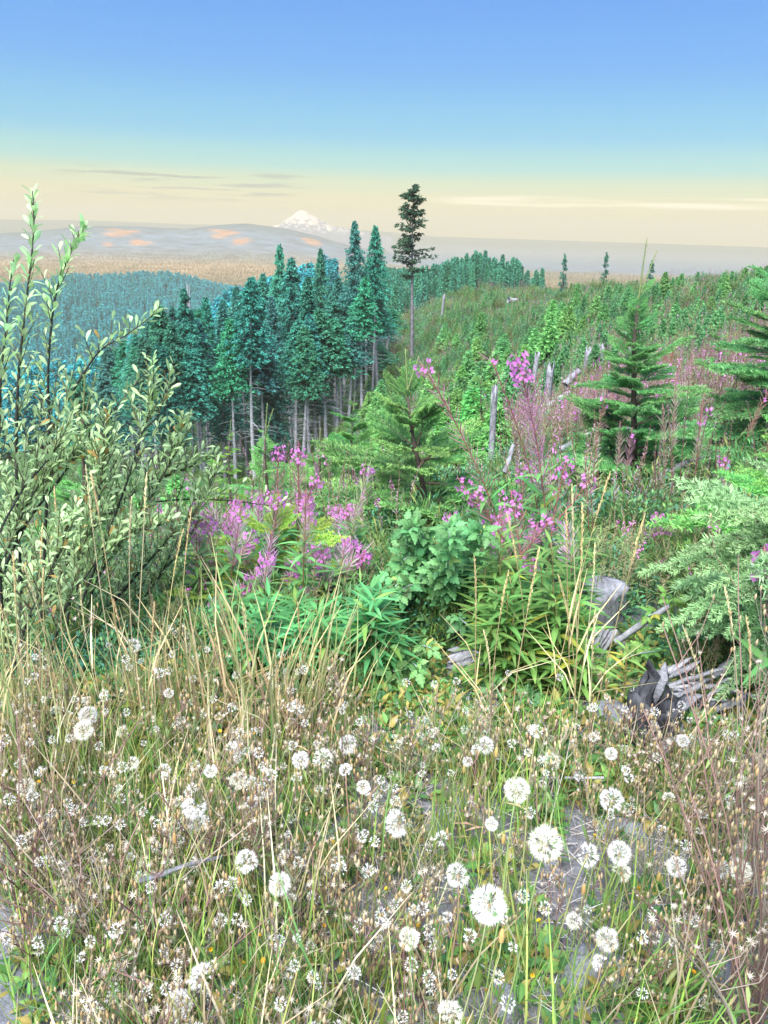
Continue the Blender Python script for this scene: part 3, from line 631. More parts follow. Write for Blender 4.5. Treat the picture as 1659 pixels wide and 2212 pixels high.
# below the stand and down the near slope
n = 55; b_ = r_.uniform(-26, 9, n); D_ = 13*(62/13)**r_.random(n); x_, y_ = np.sin(np.radians(b_))*D_, np.cos(np.radians(b_))*D_; z_ = ground(x_, y_)
for i in range(n):
    s = r_.uniform(.4, 1.0)*(.5 if D_[i] < 26 else .9); c = (1.25, 1.35, .9)
    tree_obj('young_conifer', SMALL[(i*5) % 6], (x_[i], y_[i], z_[i]), (s*1.35, s), i, ('large' if s > .6 else 'small')+' young conifer '+where(x_[i], y_[i], (26,), ('on the near slope', 'at the foot of the stand')), 'tree', 'young conifers below the stand', c)

P0 = scatter_polar(1500, -2, 31, 24, 155, r_, .7); D0 = np.hypot(P0[:, 0], P0[:, 1]); k0 = vnoise(P0[:, 0], P0[:, 1], 18, 71)+.25*r_.random(len(P0)) > np.where(bear(P0) > 14, .62, .42); P0, D0 = P0[k0], D0[k0]
SJ = [joined(conifer(250+k, 3.0, .03, 1.0, 60, 8, .13, (.06, .22, .10), (.17, .42, .16), .05, .10, dead=0, tri=6, power=.95, up=.45), 'small_conifer', M_FOREST) for k in range(4)]
scatter('conifer_thicket', P0, SJ, (.28+.5*r_.random(len(P0)))*np.where(D0 > 80, .8, .75), 'smaller green conifers thickly filling the replanted clearing', 12, .04)
# ---- clumps for the undergrowth
def leaf_clump(seed, n, R, h, leaf, ll, cols, stems=10, mat=None, upb=.5):
    """round low bush: leaves on hidden shoots"""
    r = np.random.default_rng(seed); g = G()
    p = r.normal(size=(n, 3)); p /= np.linalg.norm(p, axis=1)[:, None]; p *= (r.random(n)**.45)[:, None]; p[:, 2] = np.abs(p[:, 2]); P = p*np.array([R, R, h]); P[:, 2] += vn(p, seed)*h*.35
    d = p*np.array([1, 1, .6])+rdirs(n, r)*.7; d[:, 2] += upb; cols = np.asarray(cols); c = cols[r.integers(0, len(cols), n)]*(.7+.6*r.random((n, 1)))
    for k in range(len(leaf)):
        m = np.arange(n) % len(leaf) == k; g.inst(leaf[k], frames(d[m], rdirs(m.sum(), r)*.5+[0, 0, 1]), P[m], ll*(.6+.8*r.random(m.sum())), c[m])
    for k in range(stems):
        q = np.array([r.normal()*R*.5, r.normal()*R*.5, h*(.7+.5*r.random())]); g.tube([q*[.2, .2, 0], q*[.7, .7, .5], q], [.006, .005, .003], (.2, .2, .1), 3, False)
    return g.mesh('bush_clump', mat or M_LEAF)
def vn(p, s): return np.sin(p[:, 0]*5+s)*np.cos(p[:, 1]*4+s*2)
LQ = [blade([(0, .02), (.5, .24), (1, .01)], b, .2) for b in (.1, .3)]
LN = [blade([(0, .01), (.5, .07), (1, .005)], b, .2) for b in (.15, .4)]
GRN = [(.09, .27, .11), (.13, .36, .13), (.08, .26, .16), (.20, .40, .13), (.07, .22, .14)]
CL_FINE = [leaf_clump(400+k, 900, .55, .5, LQ, .055, GRN) for k in range(4)]
CL_LANCE = [leaf_clump(410+k, 700, .45, .6, LN, .13, [(.1, .24, .06), (.15, .30, .07), (.09, .2, .08), (.24, .28, .08)], upb=.8) for k in range(3)]
def weed_clump(seed, n, h, tops, stemc, leafc, R=.5):
    """fireweed gone to seed and dry stalks, seen from afar: upright stems, narrow leaves, coloured tops"""
    r = np.random.default_rng(seed); g = G()
    for k in range(n):
        a = r.random()*6.3; q = R*math.sqrt(r.random()); b0 = np.array([math.cos(a)*q, math.sin(a)*q, 0]); H = h*(.6+.6*r.random()); ln = r.normal(size=2)*.1*H
        P = b0+np.array([[ln[0]*s*s, ln[1]*s*s, s*H] for s in (0, .4, .75, 1)]); g.tube(P, [.006, .005, .004, .002], stemc, 3, False)
        m = 26; s = r.random(m)*.62+.05; pp = b0+np.stack([ln[0]*s*s, ln[1]*s*s, s*H], 1); d = rdirs(m, r); d[:, 2] = .5; g.inst(LN[0], frames(d), pp, .11, np.asarray(leafc)*(.7+.6*r.random((m, 1))))
        m = 34; s = .55+.45*r.random(m); pp = b0+np.stack([ln[0]*s*s, ln[1]*s*s, s*H], 1); d = rdirs(m, r); d[:, 2] = 1.0; tc = np.asarray(tops)[r.integers(0, len(tops), 1)]
        g.inst(LN[1], frames(d), pp, .075*(1.3-s), tc*(.7+.6*r.random((m, 1))))
        if r.random() < .16:
            m = 10; s = .80+.12*r.random(m); pp = b0+np.stack([ln[0]*s*s, ln[1]*s*s, s*H], 1)+r.normal(size=(m, 3))*.012; g.inst(LQ[0], frames(rdirs(m, r)), pp, .035, np.array([[.75, .22, .68]])*(.8+.5*r.random((m, 1))))
    return g.mesh('weed_clump', M_DRY)
PINK = [(.50, .34, .44), (.42, .28, .36), (.50, .42, .40), (.56, .44, .54), (.40, .38, .28)]
CL_PINK = [weed_clump(420+k, 12, 1.15, PINK, (.32, .18, .14), (.2, .26, .11)) for k in range(4)]
CL_STRAW = [weed_clump(430+k, 14, .85, [(.5, .42, .26), (.44, .34, .22), (.3, .36, .16)], (.4, .33, .2), (.24, .28, .12)) for k in range(3)]
CL_RED = [weed_clump(440, 12, 1.1, [(.55, .10, .07)], (.4, .1, .06), (.45, .14, .08))]
def cover(name, P, groups, scale, label, seed, tilt=.08):
    """groups: list of (weight, meshes)"""
    r = np.random.default_rng(seed); src = []; pr = []
    for w, ms in groups:
        for m in ms: src.append(m); pr.append(w/len(ms))
    pr = np.array(pr)/sum(pr); return scatter(name, P, src, scale, label, seed, tilt, idx=r.choice(len(src), len(P), p=pr))
P1 = scatter_polar(6500, -2, 32, 14, 180, r_, .85); D1 = np.hypot(P1[:, 0], P1[:, 1])
cover('hillside_scrub', P1, [(5, CL_FINE), (2, CL_LANCE), (1.0, CL_STRAW), (.5, CL_PINK)], (.75+.010*D1)*(.6+.8*r_.random(len(P1))), 'low green scrub covering the cleared hillside', 41)
P2 = scatter_polar(4200, -32, 4, 9, 150, r_, .9); D2 = np.hypot(P2[:, 0], P2[:, 1])
cover('slope_scrub', P2, [(5, CL_FINE), (3, CL_LANCE)], (.7+.014*D2)*(.6+.8*r_.random(len(P2))), 'dense green undergrowth on the slope below the viewpoint', 42)
P3 = scatter_polar(620, -26, 31, 4.6, 12, r_, .9)
cover('leafy_undergrowth', P3, [(6, CL_FINE), (1.5, CL_LANCE), (1, CL_PINK)], .55*(.6+.8*r_.random(len(P3))), 'leafy green undergrowth just beyond the weedy edge', 43)
P4 = scatter_polar(1500, 10, 32, 9, 55, r_, .8); P4 = P4[bear(P4) > 9+6*r_.random(len(P4))]
cover('faded_weed_cover', P4, [(6, CL_PINK), (1.5, CL_STRAW), (3, CL_FINE)], .8*(.6+.7*r_.random(len(P4))), 'faded pink and straw coloured weeds covering the slope at the right', 44)
P5 = scatter_polar(1500, -2, 22, 55, 150, r_, 0); k5 = vnoise(P5[:, 0], P5[:, 1], 14, 61) > .66; P5 = P5[k5]
cover('distant_pink_weeds', P5, [(1, CL_PINK)], 1.4, 'faint pink patches of flowering weeds on the far part of the clearing', 45)

# ------------------------------------------------------------------ young firs near the camera
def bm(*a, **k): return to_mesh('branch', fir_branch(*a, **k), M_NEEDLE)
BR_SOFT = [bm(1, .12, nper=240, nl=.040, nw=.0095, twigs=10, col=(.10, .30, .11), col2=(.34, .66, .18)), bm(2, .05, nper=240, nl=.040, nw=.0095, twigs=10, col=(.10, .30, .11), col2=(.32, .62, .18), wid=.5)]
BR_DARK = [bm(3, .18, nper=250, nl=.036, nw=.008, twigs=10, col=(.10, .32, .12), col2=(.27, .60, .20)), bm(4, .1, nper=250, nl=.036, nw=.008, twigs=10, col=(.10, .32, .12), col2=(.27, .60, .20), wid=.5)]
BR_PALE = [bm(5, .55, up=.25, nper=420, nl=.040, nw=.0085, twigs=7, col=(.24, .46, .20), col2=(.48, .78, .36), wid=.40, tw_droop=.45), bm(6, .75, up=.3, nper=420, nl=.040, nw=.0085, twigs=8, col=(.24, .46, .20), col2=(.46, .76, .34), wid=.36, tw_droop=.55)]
BR_LONG = [bm(7, .25, up=.1, nper=420, nl=.034, nw=.0055, twigs=11, col=(.10, .25, .08), col2=(.22, .42, .13), wid=.36)]
def place(u, D, tip, **k):
    b = on_ground(u, D); H = tip_height(tip[0], tip[1], D, b); return b, H
def fir(u, D, tip, label, var, cat='tree', **k):
    b, H = place(u, D, tip); lean = k.pop('lean', None)
    if lean is None:
        t3 = unproj(tip[0], tip[1], D); lean = (float(np.clip(t3[0]-b[0], -.4*H, .4*H)), 0)
    return sapling('fir_sapling', tuple(b), H, label, cat, var, lean=lean, **k)
def nr(t): t.rotation_euler = (0, 0, 0); return t
nr(fir(925, 5.2, (872, 752), 'soft green young fir in the middle with its leader bent over to the left', BR_SOFT, whorls=8, lmax=.66, top_up=52, bot_up=8, trunk_r=.024, per=5, seed=3, leader=.2, forks=1))
nr(fir(1352, 6.6, (1388, 515), 'tall young fir with twin bare leaders right of the pink seed plumes', BR_DARK, whorls=11, lmax=.50, top_up=45, bot_up=6, trunk_r=.035, per=8, seed=8, shape=1.35, leader=.20, forks=1, colour=(1, 1.05, 1)))
nr(fir(1660, 8.0, (1645, 470), 'dark drooping conifer at the right edge rising above the skyline', BR_DARK, whorls=12, lmax=.52, top_up=30, bot_up=0, trunk_r=.05, per=6, seed=12, leader=.12, lean=(-.1, 0)))
nr(fir(1700, 3.9, (1730, 800), 'green fir with feathery side boughs reaching in above the pale bough', BR_SOFT, whorls=8, lmax=.66, top_up=25, bot_up=5, trunk_r=.03, per=7, seed=15, leader=.15, lean=(0, 0), colour=(1.05, 1.15, 1.0)))
nr(fir(1690, 2.55, (1700, 1010), 'pale green fir with arching drooping boughs at the right edge above the burnt stump', BR_PALE, whorls=7, lmax=.85, top_up=50, bot_up=20, trunk_r=.025, per=7, seed=21, leader=.10, lean=(0, 0), first=.3))
nr(fir(192, 5.5, (190, 775), 'slender fir leader rising behind the grey green willow', BR_SOFT, whorls=8, lmax=.30, top_up=50, bot_up=20, trunk_r=.03, per=4, seed=31, leader=.25, forks=2))
nr(fir(580, 8.0, (575, 870), 'small dark stemmed fir left of the flowering fireweed pair', BR_DARK, whorls=7, lmax=.38, top_up=40, bot_up=10, trunk_r=.03, per=5, seed=33, leader=.2, forks=1, colour=(1.3, 1.3, 1.1)))
nr(fir(610, 3.25, (590, 1065), 'low yellow green young fir behind the pink fireweed heads', BR_SOFT, whorls=5, lmax=.75, top_up=40, bot_up=10, trunk_r=.02, per=8, seed=35, leader=.12, colour=(2.1, 1.45, .9)))
nr(fir(440, 3.0, (430, 1225), 'small yellow green fir tuft left of the fireweed beside the willow', BR_SOFT, whorls=4, lmax=.8, top_up=35, bot_up=5, trunk_r=.02, per=5, seed=36, leader=.12, colour=(1.9, 1.4, .9)))
nr(fir(760, 9.5, (765, 845), 'bright green bushy fir between the stand and the middle fir', BR_SOFT, whorls=7, lmax=.45, top_up=40, bot_up=10, per=6, seed=38, leader=.14, colour=(.8, 1, .85)))
nr(fir(700, 7.0, (690, 925), 'light green fir with stiff upswept tips at the foot of the grey trunks', BR_SOFT, whorls=6, lmax=.5, top_up=50, bot_up=15, per=5, seed=39, leader=.18))
nr(fir(500, 10, (497, 905), 'thin droopy little conifer in front of the bare grey trunks', BR_SOFT, whorls=7, lmax=.34, top_up=20, bot_up=0, per=5, seed=41, leader=.12, colour=(1.3, 1.15, .8)))
nr(fir(1045, 14, (1040, 775), 'bright green young conifer behind the leaning seed stalk', BR_SOFT, whorls=8, lmax=.36, top_up=25, bot_up=0, per=6, seed=42, leader=.1, colour=(.9, .95, .8)))
nr(fir(1180, 10, (1190, 950), 'low fir filling the gap between the fireweed plumes and the twin leader fir', BR_SOFT, whorls=6, lmax=.55, top_up=35, bot_up=10, per=6, seed=43, leader=.1, colour=(.6, .8, .8)))
nr(fir(1250, 5.0, (1230, 1060), 'small fir with flat boughs below and left of the twin leader fir', BR_DARK, whorls=5, lmax=.6, top_up=30, bot_up=5, per=6, seed=44, leader=.1))
nr(fir(1470, 5.2, (1480, 1060), 'low dark fir with short boughs under the twin leader fir', BR_DARK, whorls=5, lmax=.7, top_up=30, bot_up=5, per=6, seed=45, leader=.1, colour=(1.3, 1.3, 1.1)))
nr(fir(1560, 13, (1545, 690), 'mid sized green conifer on the slope left of the dark edge conifer', BR_DARK, whorls=9, lmax=.4, top_up=30, bot_up=0, per=6, seed=46, leader=.1, colour=(1.2, 1.25, 1.1)))

# ------------------------------------------------------------------ willow
def build_willow():
    b = on_ground(150, 3.0); t = empty('willow_shrub', tuple(b), 'large grey green willow shrub with dark branches at the left edge', 'shrub')
    r = np.random.default_rng(60)
    def W(pts): return np.array([unproj(u, v, d)-b for u, v, d in pts])
    mains = [([(60, 1480, 3.0), (40, 1200, 2.95), (32, 960, 2.9), (38, 760, 2.85), (60, 560, 2.8), (70, 412, 2.8)], .013, 1.0),
             ([(80, 1460, 3.05), (90, 1250, 3.1), (100, 960, 3.1), (95, 800, 3.05), (110, 640, 3.0), (150, 540, 3.0), (183, 490, 3.0)], .012, 1.1),
             ([(10, 1420, 2.8), (-10, 1100, 2.7), (0, 850, 2.6), (15, 700, 2.6), (30, 560, 2.6)], .012, 1.0),
             ([(100, 960, 3.1), (150, 850, 3.1), (210, 760, 3.1), (270, 720, 3.1), (345, 660, 3.1)], .009, 1.0),
             ([(100, 1480, 3.0), (180, 1300, 2.95), (260, 1080, 2.9), (310, 930, 2.85), (335, 850, 2.8), (330, 770, 2.8)], .011, 1.0),
             ([(310, 930, 2.85), (340, 900, 2.8), (360, 830, 2.8), (375, 780, 2.8)], .006, 1.0),
             ([(120, 1420, 3.05), (250, 1300, 3.05), (350, 1190, 3.0), (440, 1090, 3.0), (480, 1000, 3.0)], .013, .9),
             ([(70, 1300, 3.1), (150, 1200, 3.1), (300, 1060, 3.1), (400, 1020, 3.1), (470, 985, 3.1)], .012, 1.0),
             ([(0, 1250, 2.9), (60, 1120, 2.95), (150, 1010, 3.0), (230, 900, 3.0), (330, 790, 3.0)], .011, .9),
             ([(300, 1090, 3.0), (420, 1080, 3.1), (520, 1090, 3.15), (600, 1100, 3.2), (650, 1092, 3.2)], .006, .35),
             ([(130, 1450, 2.85), (160, 1250, 2.8), (200, 1100, 2.75), (215, 980, 2.7), (230, 880, 2.7)], .010, 1.1),
             ([(40, 1450, 3.3), (120, 1250, 3.4), (200, 1130, 3.4), (260, 1000, 3.4)], .010, 1.1),
             ([(180, 1460, 3.1), (280, 1330, 3.1), (350, 1240, 3.1), (400, 1180, 3.1), (430, 1120, 3.1)], .009, 1.0),
             ([(-30, 1400, 3.2), (20, 1300, 3.2), (40, 1180, 3.2), (60, 1060, 3.2)], .010, 1.1),
             ([(90, 1480, 2.7), (130, 1330, 2.7), (200, 1210, 2.7), (290, 1150, 2.7), (370, 1120, 2.7)], .008, 1.2),
             ([(20, 1480, 2.6), (60, 1330, 2.55), (130, 1200, 2.5), (160, 1110, 2.5)], .008, 1.2),
             ([(230, 1480, 3.3), (300, 1380, 3.3), (390, 1300, 3.3), (410, 1210, 3.3)], .008, 1.2),
             ([(0, 1150, 2.7), (60, 1040, 2.7), (130, 960, 2.75), (180, 860, 2.8)], .007, 1.2),
             ([(140, 1480, 3.0), (210, 1240, 3.0), (300, 1130, 2.95), (380, 980, 2.9), (400, 900, 2.9)], .008, 1.1),
             ([(-20, 1300, 2.9), (20, 1180, 2.9), (90, 1050, 2.9), (170, 1000, 2.9), (260, 990, 2.9)], .008, 1.2),
             ([(200, 1480, 3.2), (230, 1380, 3.2), (300, 1290, 3.2), (340, 1200, 3.2)], .008, 1.1)]
    LB, LD, LZ, LS, LC = [], [], [], [], []
    for mi, (pts, rad, dens) in enumerate(mains):
        P = W(pts); n = 24; s = np.linspace(0, 1, len(P)); q = np.linspace(0, 1, n)
        P = np.stack([np.interp(q, s, P[:, k]) for k in range(3)], 1); P[1:-1] += np.cumsum(r.normal(size=(n-2, 3))*.004, 0)*.6
        for _ in range(2): P[1:-1] = (P[:-2]+P[1:-1]*2+P[2:])/4
        g = G(); bark = (.05, .05, .045); g.tube(P, rad*.62*(1-q*.8), bark, 6)
        L = np.linalg.norm(np.diff(P, axis=0), axis=1).sum(); tn = np.gradient(P, axis=0); tn /= np.linalg.norm(tn, axis=1)[:, None]
        def leaves(PP, m, s0, big=1.0):
            TT = np.gradient(PP, axis=0); TT /= np.linalg.norm(TT, axis=1)[:, None]
            ss = s0+(1-s0)*(np.arange(m)+.5)/m; x = np.linspace(0, 1, len(PP))
            p = np.stack([np.interp(ss, x, PP[:, k]) for k in range(3)], 1); tt = np.stack([np.interp(ss, x, TT[:, k]) for k in range(3)], 1)
            fr = frames(tt); a = np.arange(m)*2.4+r.random(); side = fr[:, :, 0]*np.cos(a)[:, None]+fr[:, :, 2]*np.sin(a)[:, None]
            d = side*.62+tt*.8+r.normal(size=(m, 3))*.12; LB.append(p); LD.append(d); LZ.append(np.cross(np.cross(d, side), d)*0+tt*.6-side*.5+r.normal(size=(m, 3))*.2)
            LS.append((.034+.015*r.random(m))*big*(.75+.35*np.sin(ss*3))); c = np.array([.50, .76, .34])*(1+r.normal(size=(m, 1))*.16); yl = r.random(m) < .03; c[yl] = (.6, .45, .12)
            tp = r.random((m, 1)); c = c*(1+.35*tp*np.array([.5, .3, .9])); LC.append(c)
        leaves(P, int(L*.45*70*min(dens, 1)), .5)
        nt = int(L/.020*dens*(1.0 if P[-1][2] < 1.15 else .55))
        for k in range(nt):
            f = .16+.80*(k+r.random())/nt; i = f*(n-1); p = np.array([np.interp(i, np.arange(n), P[:, j]) for j in range(3)]); tt = tn[int(i)]
            sd = rdirs(1, r)[0]; sd[2] = abs(sd[2])*.9; d = tt*.75+sd*.75+np.array([0, 0, .35]); d /= np.linalg.norm(d); zz = p[2]; l = r.uniform(.10, .24)*(1.05-f*.5)*(1 if f < .75 else .45)*(1 if zz < 1.05 else .55)
            if zz > 1.15 and r.random() < .45: continue
            if mi == 9: l *= .5
            e = np.linspace(0, 1, 5)[:, None]; TP = p+d*e*l+np.array([0, 0, .25])*e**2*l+sd*.1*l*e
            g.tube(TP, np.linspace(.0028, .0012, 5), (.12, .12, .07), 3, False); leaves(TP, int(l*62), .08)
        obj('branch', g.mesh('branch', M_STEM, True), t)
    B, D_, Z_, S_, C_ = map(np.concatenate, (LB, LD, LZ, LS, LC)); R = frames(D_, Z_); n = len(B)
    # the 260 leaves that stand free at the shoot tips are parts of their own; the rest is one mass of foliage
    free = np.zeros(n, bool); cand = np.argsort(-(B[:, 2]+.25*r.random(n)))[:260]; free[cand] = True
    mats = [to_mesh('leaf', (lambda A: (A[0], A[1], A[2], A[3]*np.array([.52, .78, .36])))(w), M_LEAF) for w in WILLOW]
    for i in np.where(free)[0]:
        o = obj('leaf', mats[i % 3], t); o.matrix_basis = m4(R[i], B[i], S_[i]*1.1); k = .85+.4*r.random(); o.color = (k, k, k*1.05, 1)
    g = G()
    for k in range(3):
        m = (~free) & (np.arange(n) % 3 == k); g.inst(WILLOW[k], R[m], B[m], S_[m], C_[m])
    tag(obj('foliage', g.mesh('foliage', M_LEAF), t), kind='stuff')
    return t
build_willow()

# ------------------------------------------------------------------ fireweed
LEAFM = {}
def leafmesh(key, tp, col, mat=None):
    if key not in LEAFM: LEAFM[key] = to_mesh(key.split('-')[0], (tp[0], tp[1], tp[2], tp[3]*np.asarray(col)), mat or M_LEAF)
    return LEAFM[key]
def fireweed(base, tip, label, seed, group=None, flowers=8, pods=60, leaves=36, fl_at=(.86, .97), pod_at=(.52, .9), leaf_at=(.12, .6), leaf_len=.12, single=True, stemc=(.36, .13, .12), podc=(.42, .20, .26), leafc=(.14, .34, .10), sides=0, bend=.12, buds=True, fs=.0145, name='fireweed', cat='wildflower', podlen=.062):
    r = np.random.default_rng(seed); base = np.asarray(base, float); tip = np.asarray(tip, float); t = empty(name, tuple(base), label, cat, group)
    H = np.linalg.norm(tip-base); e = np.linspace(0, 1, 14)[:, None]; v = tip-base
    side = np.array([v[0], v[1], 0]); P = e*np.array([0, 0, v[2]])+side*(e**1.6) if np.linalg.norm(side) > .02 else e*v
    P = P+np.stack([np.sin(e[:, 0]*6+seed), np.cos(e[:, 0]*5+seed), 0*e[:, 0]], 1)*.006*H
    stems = [P]
    for k in range(sides):
        f = r.uniform(.45, .66); p = np.array([np.interp(f, e[:, 0], P[:, j]) for j in range(3)]); a = r.random()*6.3; l = H*r.uniform(.2, .34); d = np.array([math.cos(a)*.55, math.sin(a)*.55, .9])
        stems.append(p+d*np.linspace(0, 1, 8)[:, None]*l)
    g = G(); g.tube(P, np.linspace(.0042, .0018, 14), np.linspace(np.array((.30, .24, .10)), np.array(stemc), 14), 5)
    for S in stems[1:]: g.tube(S, np.linspace(.0028, .0014, 8), stemc, 4)
    obj('stem', g.mesh('stem', M_STEM, True), t)
    def sample(S, s):
        x = np.linspace(0, 1, len(S)); TT = np.gradient(S, axis=0); TT /= np.linalg.norm(TT, axis=1)[:, None]
        p = np.stack([np.interp(s, x, S[:, k]) for k in range(3)], 1); tt = np.stack([np.interp(s, x, TT[:, k]) for k in range(3)], 1); fr = frames(tt)
        a = np.arange(len(s))*2.4+r.random()*6; return p, tt, fr[:, :, 0]*np.cos(a)[:, None]+fr[:, :, 2]*np.sin(a)[:, None]
    lists = {'leaf': [], 'seed_pod': [], 'flower': [], 'bud': []}
    if leaves:
        s = np.linspace(leaf_at[0], leaf_at[1], leaves)+r.normal(size=leaves)*.01; p, tt, sd = sample(P, s); d = sd+tt*.55+r.normal(size=p.shape)*.12
        q = (s-leaf_at[0])/(leaf_at[1]-leaf_at[0]+1e-6); L = leaf_len*(.7+.5*np.sin(np.clip(q, 0, 1)*3))*(.8+.4*r.random(leaves))
        lists['leaf'].append((p, frames(d, tt), L, (np.array(leafc)*(.7+.6*r.random((leaves, 1)))*(1+np.where(r.random((leaves, 1)) < .05, 1, 0)*np.array([1.2, .2, -.2])))))
    for j, S in enumerate(stems):
        k = 1 if j == 0 else .45; pa = pod_at if j == 0 else (.2, .8); fa = fl_at if j == 0 else (.78, .97)
        m = int(pods*k)
        if m:
            s = np.linspace(pa[0], pa[1], m)+r.normal(size=m)*.008; p, tt, sd = sample(S, s); d = sd*.75+tt*.85+r.normal(size=p.shape)*.1
            lists['seed_pod'].append((p, frames(d, tt), podlen*(.7+.5*r.random(m)), np.array(podc)*(.7+.6*r.random((m, 1)))))
        m = int(flowers*(1 if j == 0 else .5))
        if m:
            s = np.linspace(fa[0], fa[1], m); p, tt, sd = sample(S, s); off = sd*.030+tt*.01; z = sd*.9+tt*.25+np.array([0, -.5, 0])+r.normal(size=p.shape)*.2; y = np.cross(z, rdirs(m, r)); R = frames(y, z)
            lists['flower'].append((p+off, R, fs*(.85+.3*r.random(m)), np.array([.82, .30, .74])*(.85+.3*r.random((m, 1)))))
        if buds and j == 0:
            m = 12; s = np.linspace(min(.99, fa[1]-.06), 1, m); p, tt, sd = sample(S, s); d = sd*.9+tt*(.2+s[:, None]-.7)*1.2+np.array([0, 0, -.25]); lists['bud'].append((p, frames(d, tt), .014*(1.2-s*.7)*1.4, np.array([.42, .16, .32])*(.8+.4*r.random((m, 1)))))
    T = {'leaf': (LANCE, M_LEAF), 'seed_pod': ([POD], M_STEM), 'flower': ([FLOWER], M_PETAL), 'bud': ([BUD], M_STEM)}
    for nm, L in lists.items():
        if not L: continue
        p = np.concatenate([x[0] for x in L]); R = np.concatenate([x[1] for x in L]); S_ = np.concatenate([x[2] for x in L]); C_ = np.concatenate([x[3] for x in L]); tps, mt = T[nm]
        if single and nm != 'bud':
            for i in range(len(p)):
                o = obj(nm, leafmesh(nm+'-%d' % (i % len(tps)), tps[i % len(tps)], (1, 1, 1), mt), t); o.matrix_basis = m4(R[i], p[i], S_[i]); o.color = tuple(C_[i])+(1,)
        else:
            g = G()
            for k in range(len(tps)):
                m = np.arange(len(p)) % len(tps) == k; g.inst(tps[k], R[m], p[m], S_[m], C_[m])
            pl = {'leaf': 'foliage', 'seed_pod': 'seed_plume', 'flower': 'blossom', 'bud': 'bud_spike'}[nm]
            tag(obj(pl, g.mesh(pl, mt), t), kind='stuff')
    return t
def fw(ub, ut, vt, D, label, seed, Dt=None, **k):
    b = on_ground(ub, D); tp = unproj(ut, vt, Dt or D); return fireweed(b, tp, label, seed, **k)
fw(1120, 905, 785, 3.0, 'fireweed with long purple seed pods leaning far left to a small pink tip', 71, 2.8, flowers=7, pods=80, leaves=30, pod_at=(.50, .95), fl_at=(.965, .995), leaf_len=.13, podlen=.075)
fw(1190, 1112, 765, 3.0, 'tallest fireweed, bright magenta flowers above a thick plume of purple pods', 72, 2.8, flowers=22, pods=120, leaves=34, pod_at=(.52, .90), fl_at=(.91, .985), leaf_len=.13, podlen=.085, podc=(.50, .26, .38), fs=.019)
fw(1180, 1062, 775, 3.1, 'fireweed with open forked pods and one pink bud just left of the tallest one', 73, 2.9, flowers=2, pods=50, leaves=24, pod_at=(.60, .99), fl_at=(.97, .99))
fw(1150, 990, 1030, 2.9, 'fireweed with a loose pink flower cluster in front of the leaning purple stalk', 74, flowers=14, pods=36, leaves=26, fl_at=(.82, .97), sides=1)
fw(1130, 1105, 1060, 2.75, 'branching red stemmed fireweed with pink flowers over the bramble', 75, flowers=16, pods=56, leaves=22, sides=2, fl_at=(.84, .98))
fw(1160, 1225, 985, 2.9, 'fireweed with pink flowers at top right of the leafy clump beside the tall straw', 76, flowers=12, pods=30, leaves=30, fl_at=(.86, .98), sides=1)
fw(1120, 1130, 1000, 3.3, 'pink fireweed head directly under the thick purple plume', 77, flowers=14, pods=30, leaves=26, fl_at=(.86, .98))
fw(1085, 1080, 1110, 2.7, 'short fireweed with bright pink flowers low in front of the clump', 78, flowers=12, pods=24, leaves=20, fl_at=(.80, .97))
fw(1130, 1150, 1210, 2.6, 'low fireweed with small purple flowers among long green leaves', 79, flowers=9, pods=14, leaves=34, fl_at=(.86, .98), leaf_at=(.1, .85), leaf_len=.15)
fw(640, 648, 955, 3.3, 'fireweed with a pointed pink spire in front of the grey trunks', 80, flowers=14, pods=76, leaves=26, fl_at=(.87, .96), sides=1)
fw(600, 604, 965, 3.6, 'slim fireweed with a pink head left of the pointed pink spire', 81, flowers=9, pods=40, leaves=20, fl_at=(.90, .97))
fw(480, 450, 1120, 3.1, 'fireweed with a pink spire at the edge of the willow', 82, flowers=14, pods=54, leaves=30, fl_at=(.88, .96))
fw(505, 500, 1130, 3.3, 'fireweed with pink head beside the spire at the willow edge', 83, flowers=8, pods=30, leaves=24)
fw(745, 795, 1010, 3.5, 'pale stemmed fireweed with open empty pods and a pink tip', 84, flowers=9, pods=64, leaves=24, podc=(.42, .46, .26), stemc=(.4, .42, .24), pod_at=(.45, .92), podlen=.08, fl_at=(.94, .99))
fw(770, 785, 1195, 3.0, 'fireweed with a rounded purple flower cluster beside the bramble', 85, flowers=13, pods=34, leaves=18, sides=1, fl_at=(.84, .96))
fw(730, 722, 1230, 3.0, 'short fireweed with drooping pink flowers left of the bramble', 86, flowers=8, pods=26, leaves=34)
fw(560, 556, 1345, 2.6, 'lowest fireweed, small pink flowers just above the dry grass', 87, flowers=8, pods=16, leaves=20)
fw(1660, 1652, 1180, 2.2, 'vivid magenta fireweed head cut by the right edge of the view', 88, flowers=16, pods=30, leaves=14, fs=.018)
fw(1420, 1420, 1110, 4.0, 'purple fireweed flowers against the dark foot of the twin leader fir', 89, flowers=12, pods=30, leaves=16, sides=2)
fw(1560, 1562, 985, 5.0, 'pair of pale pink fireweed heads on the slope above the feathery boughs', 90, flowers=10, pods=36, leaves=24, sides=1)
fw(370, 352, 1330, 2.9, 'stubby purple fireweed at the foot of the willow', 91, flowers=7, pods=30, leaves=18)
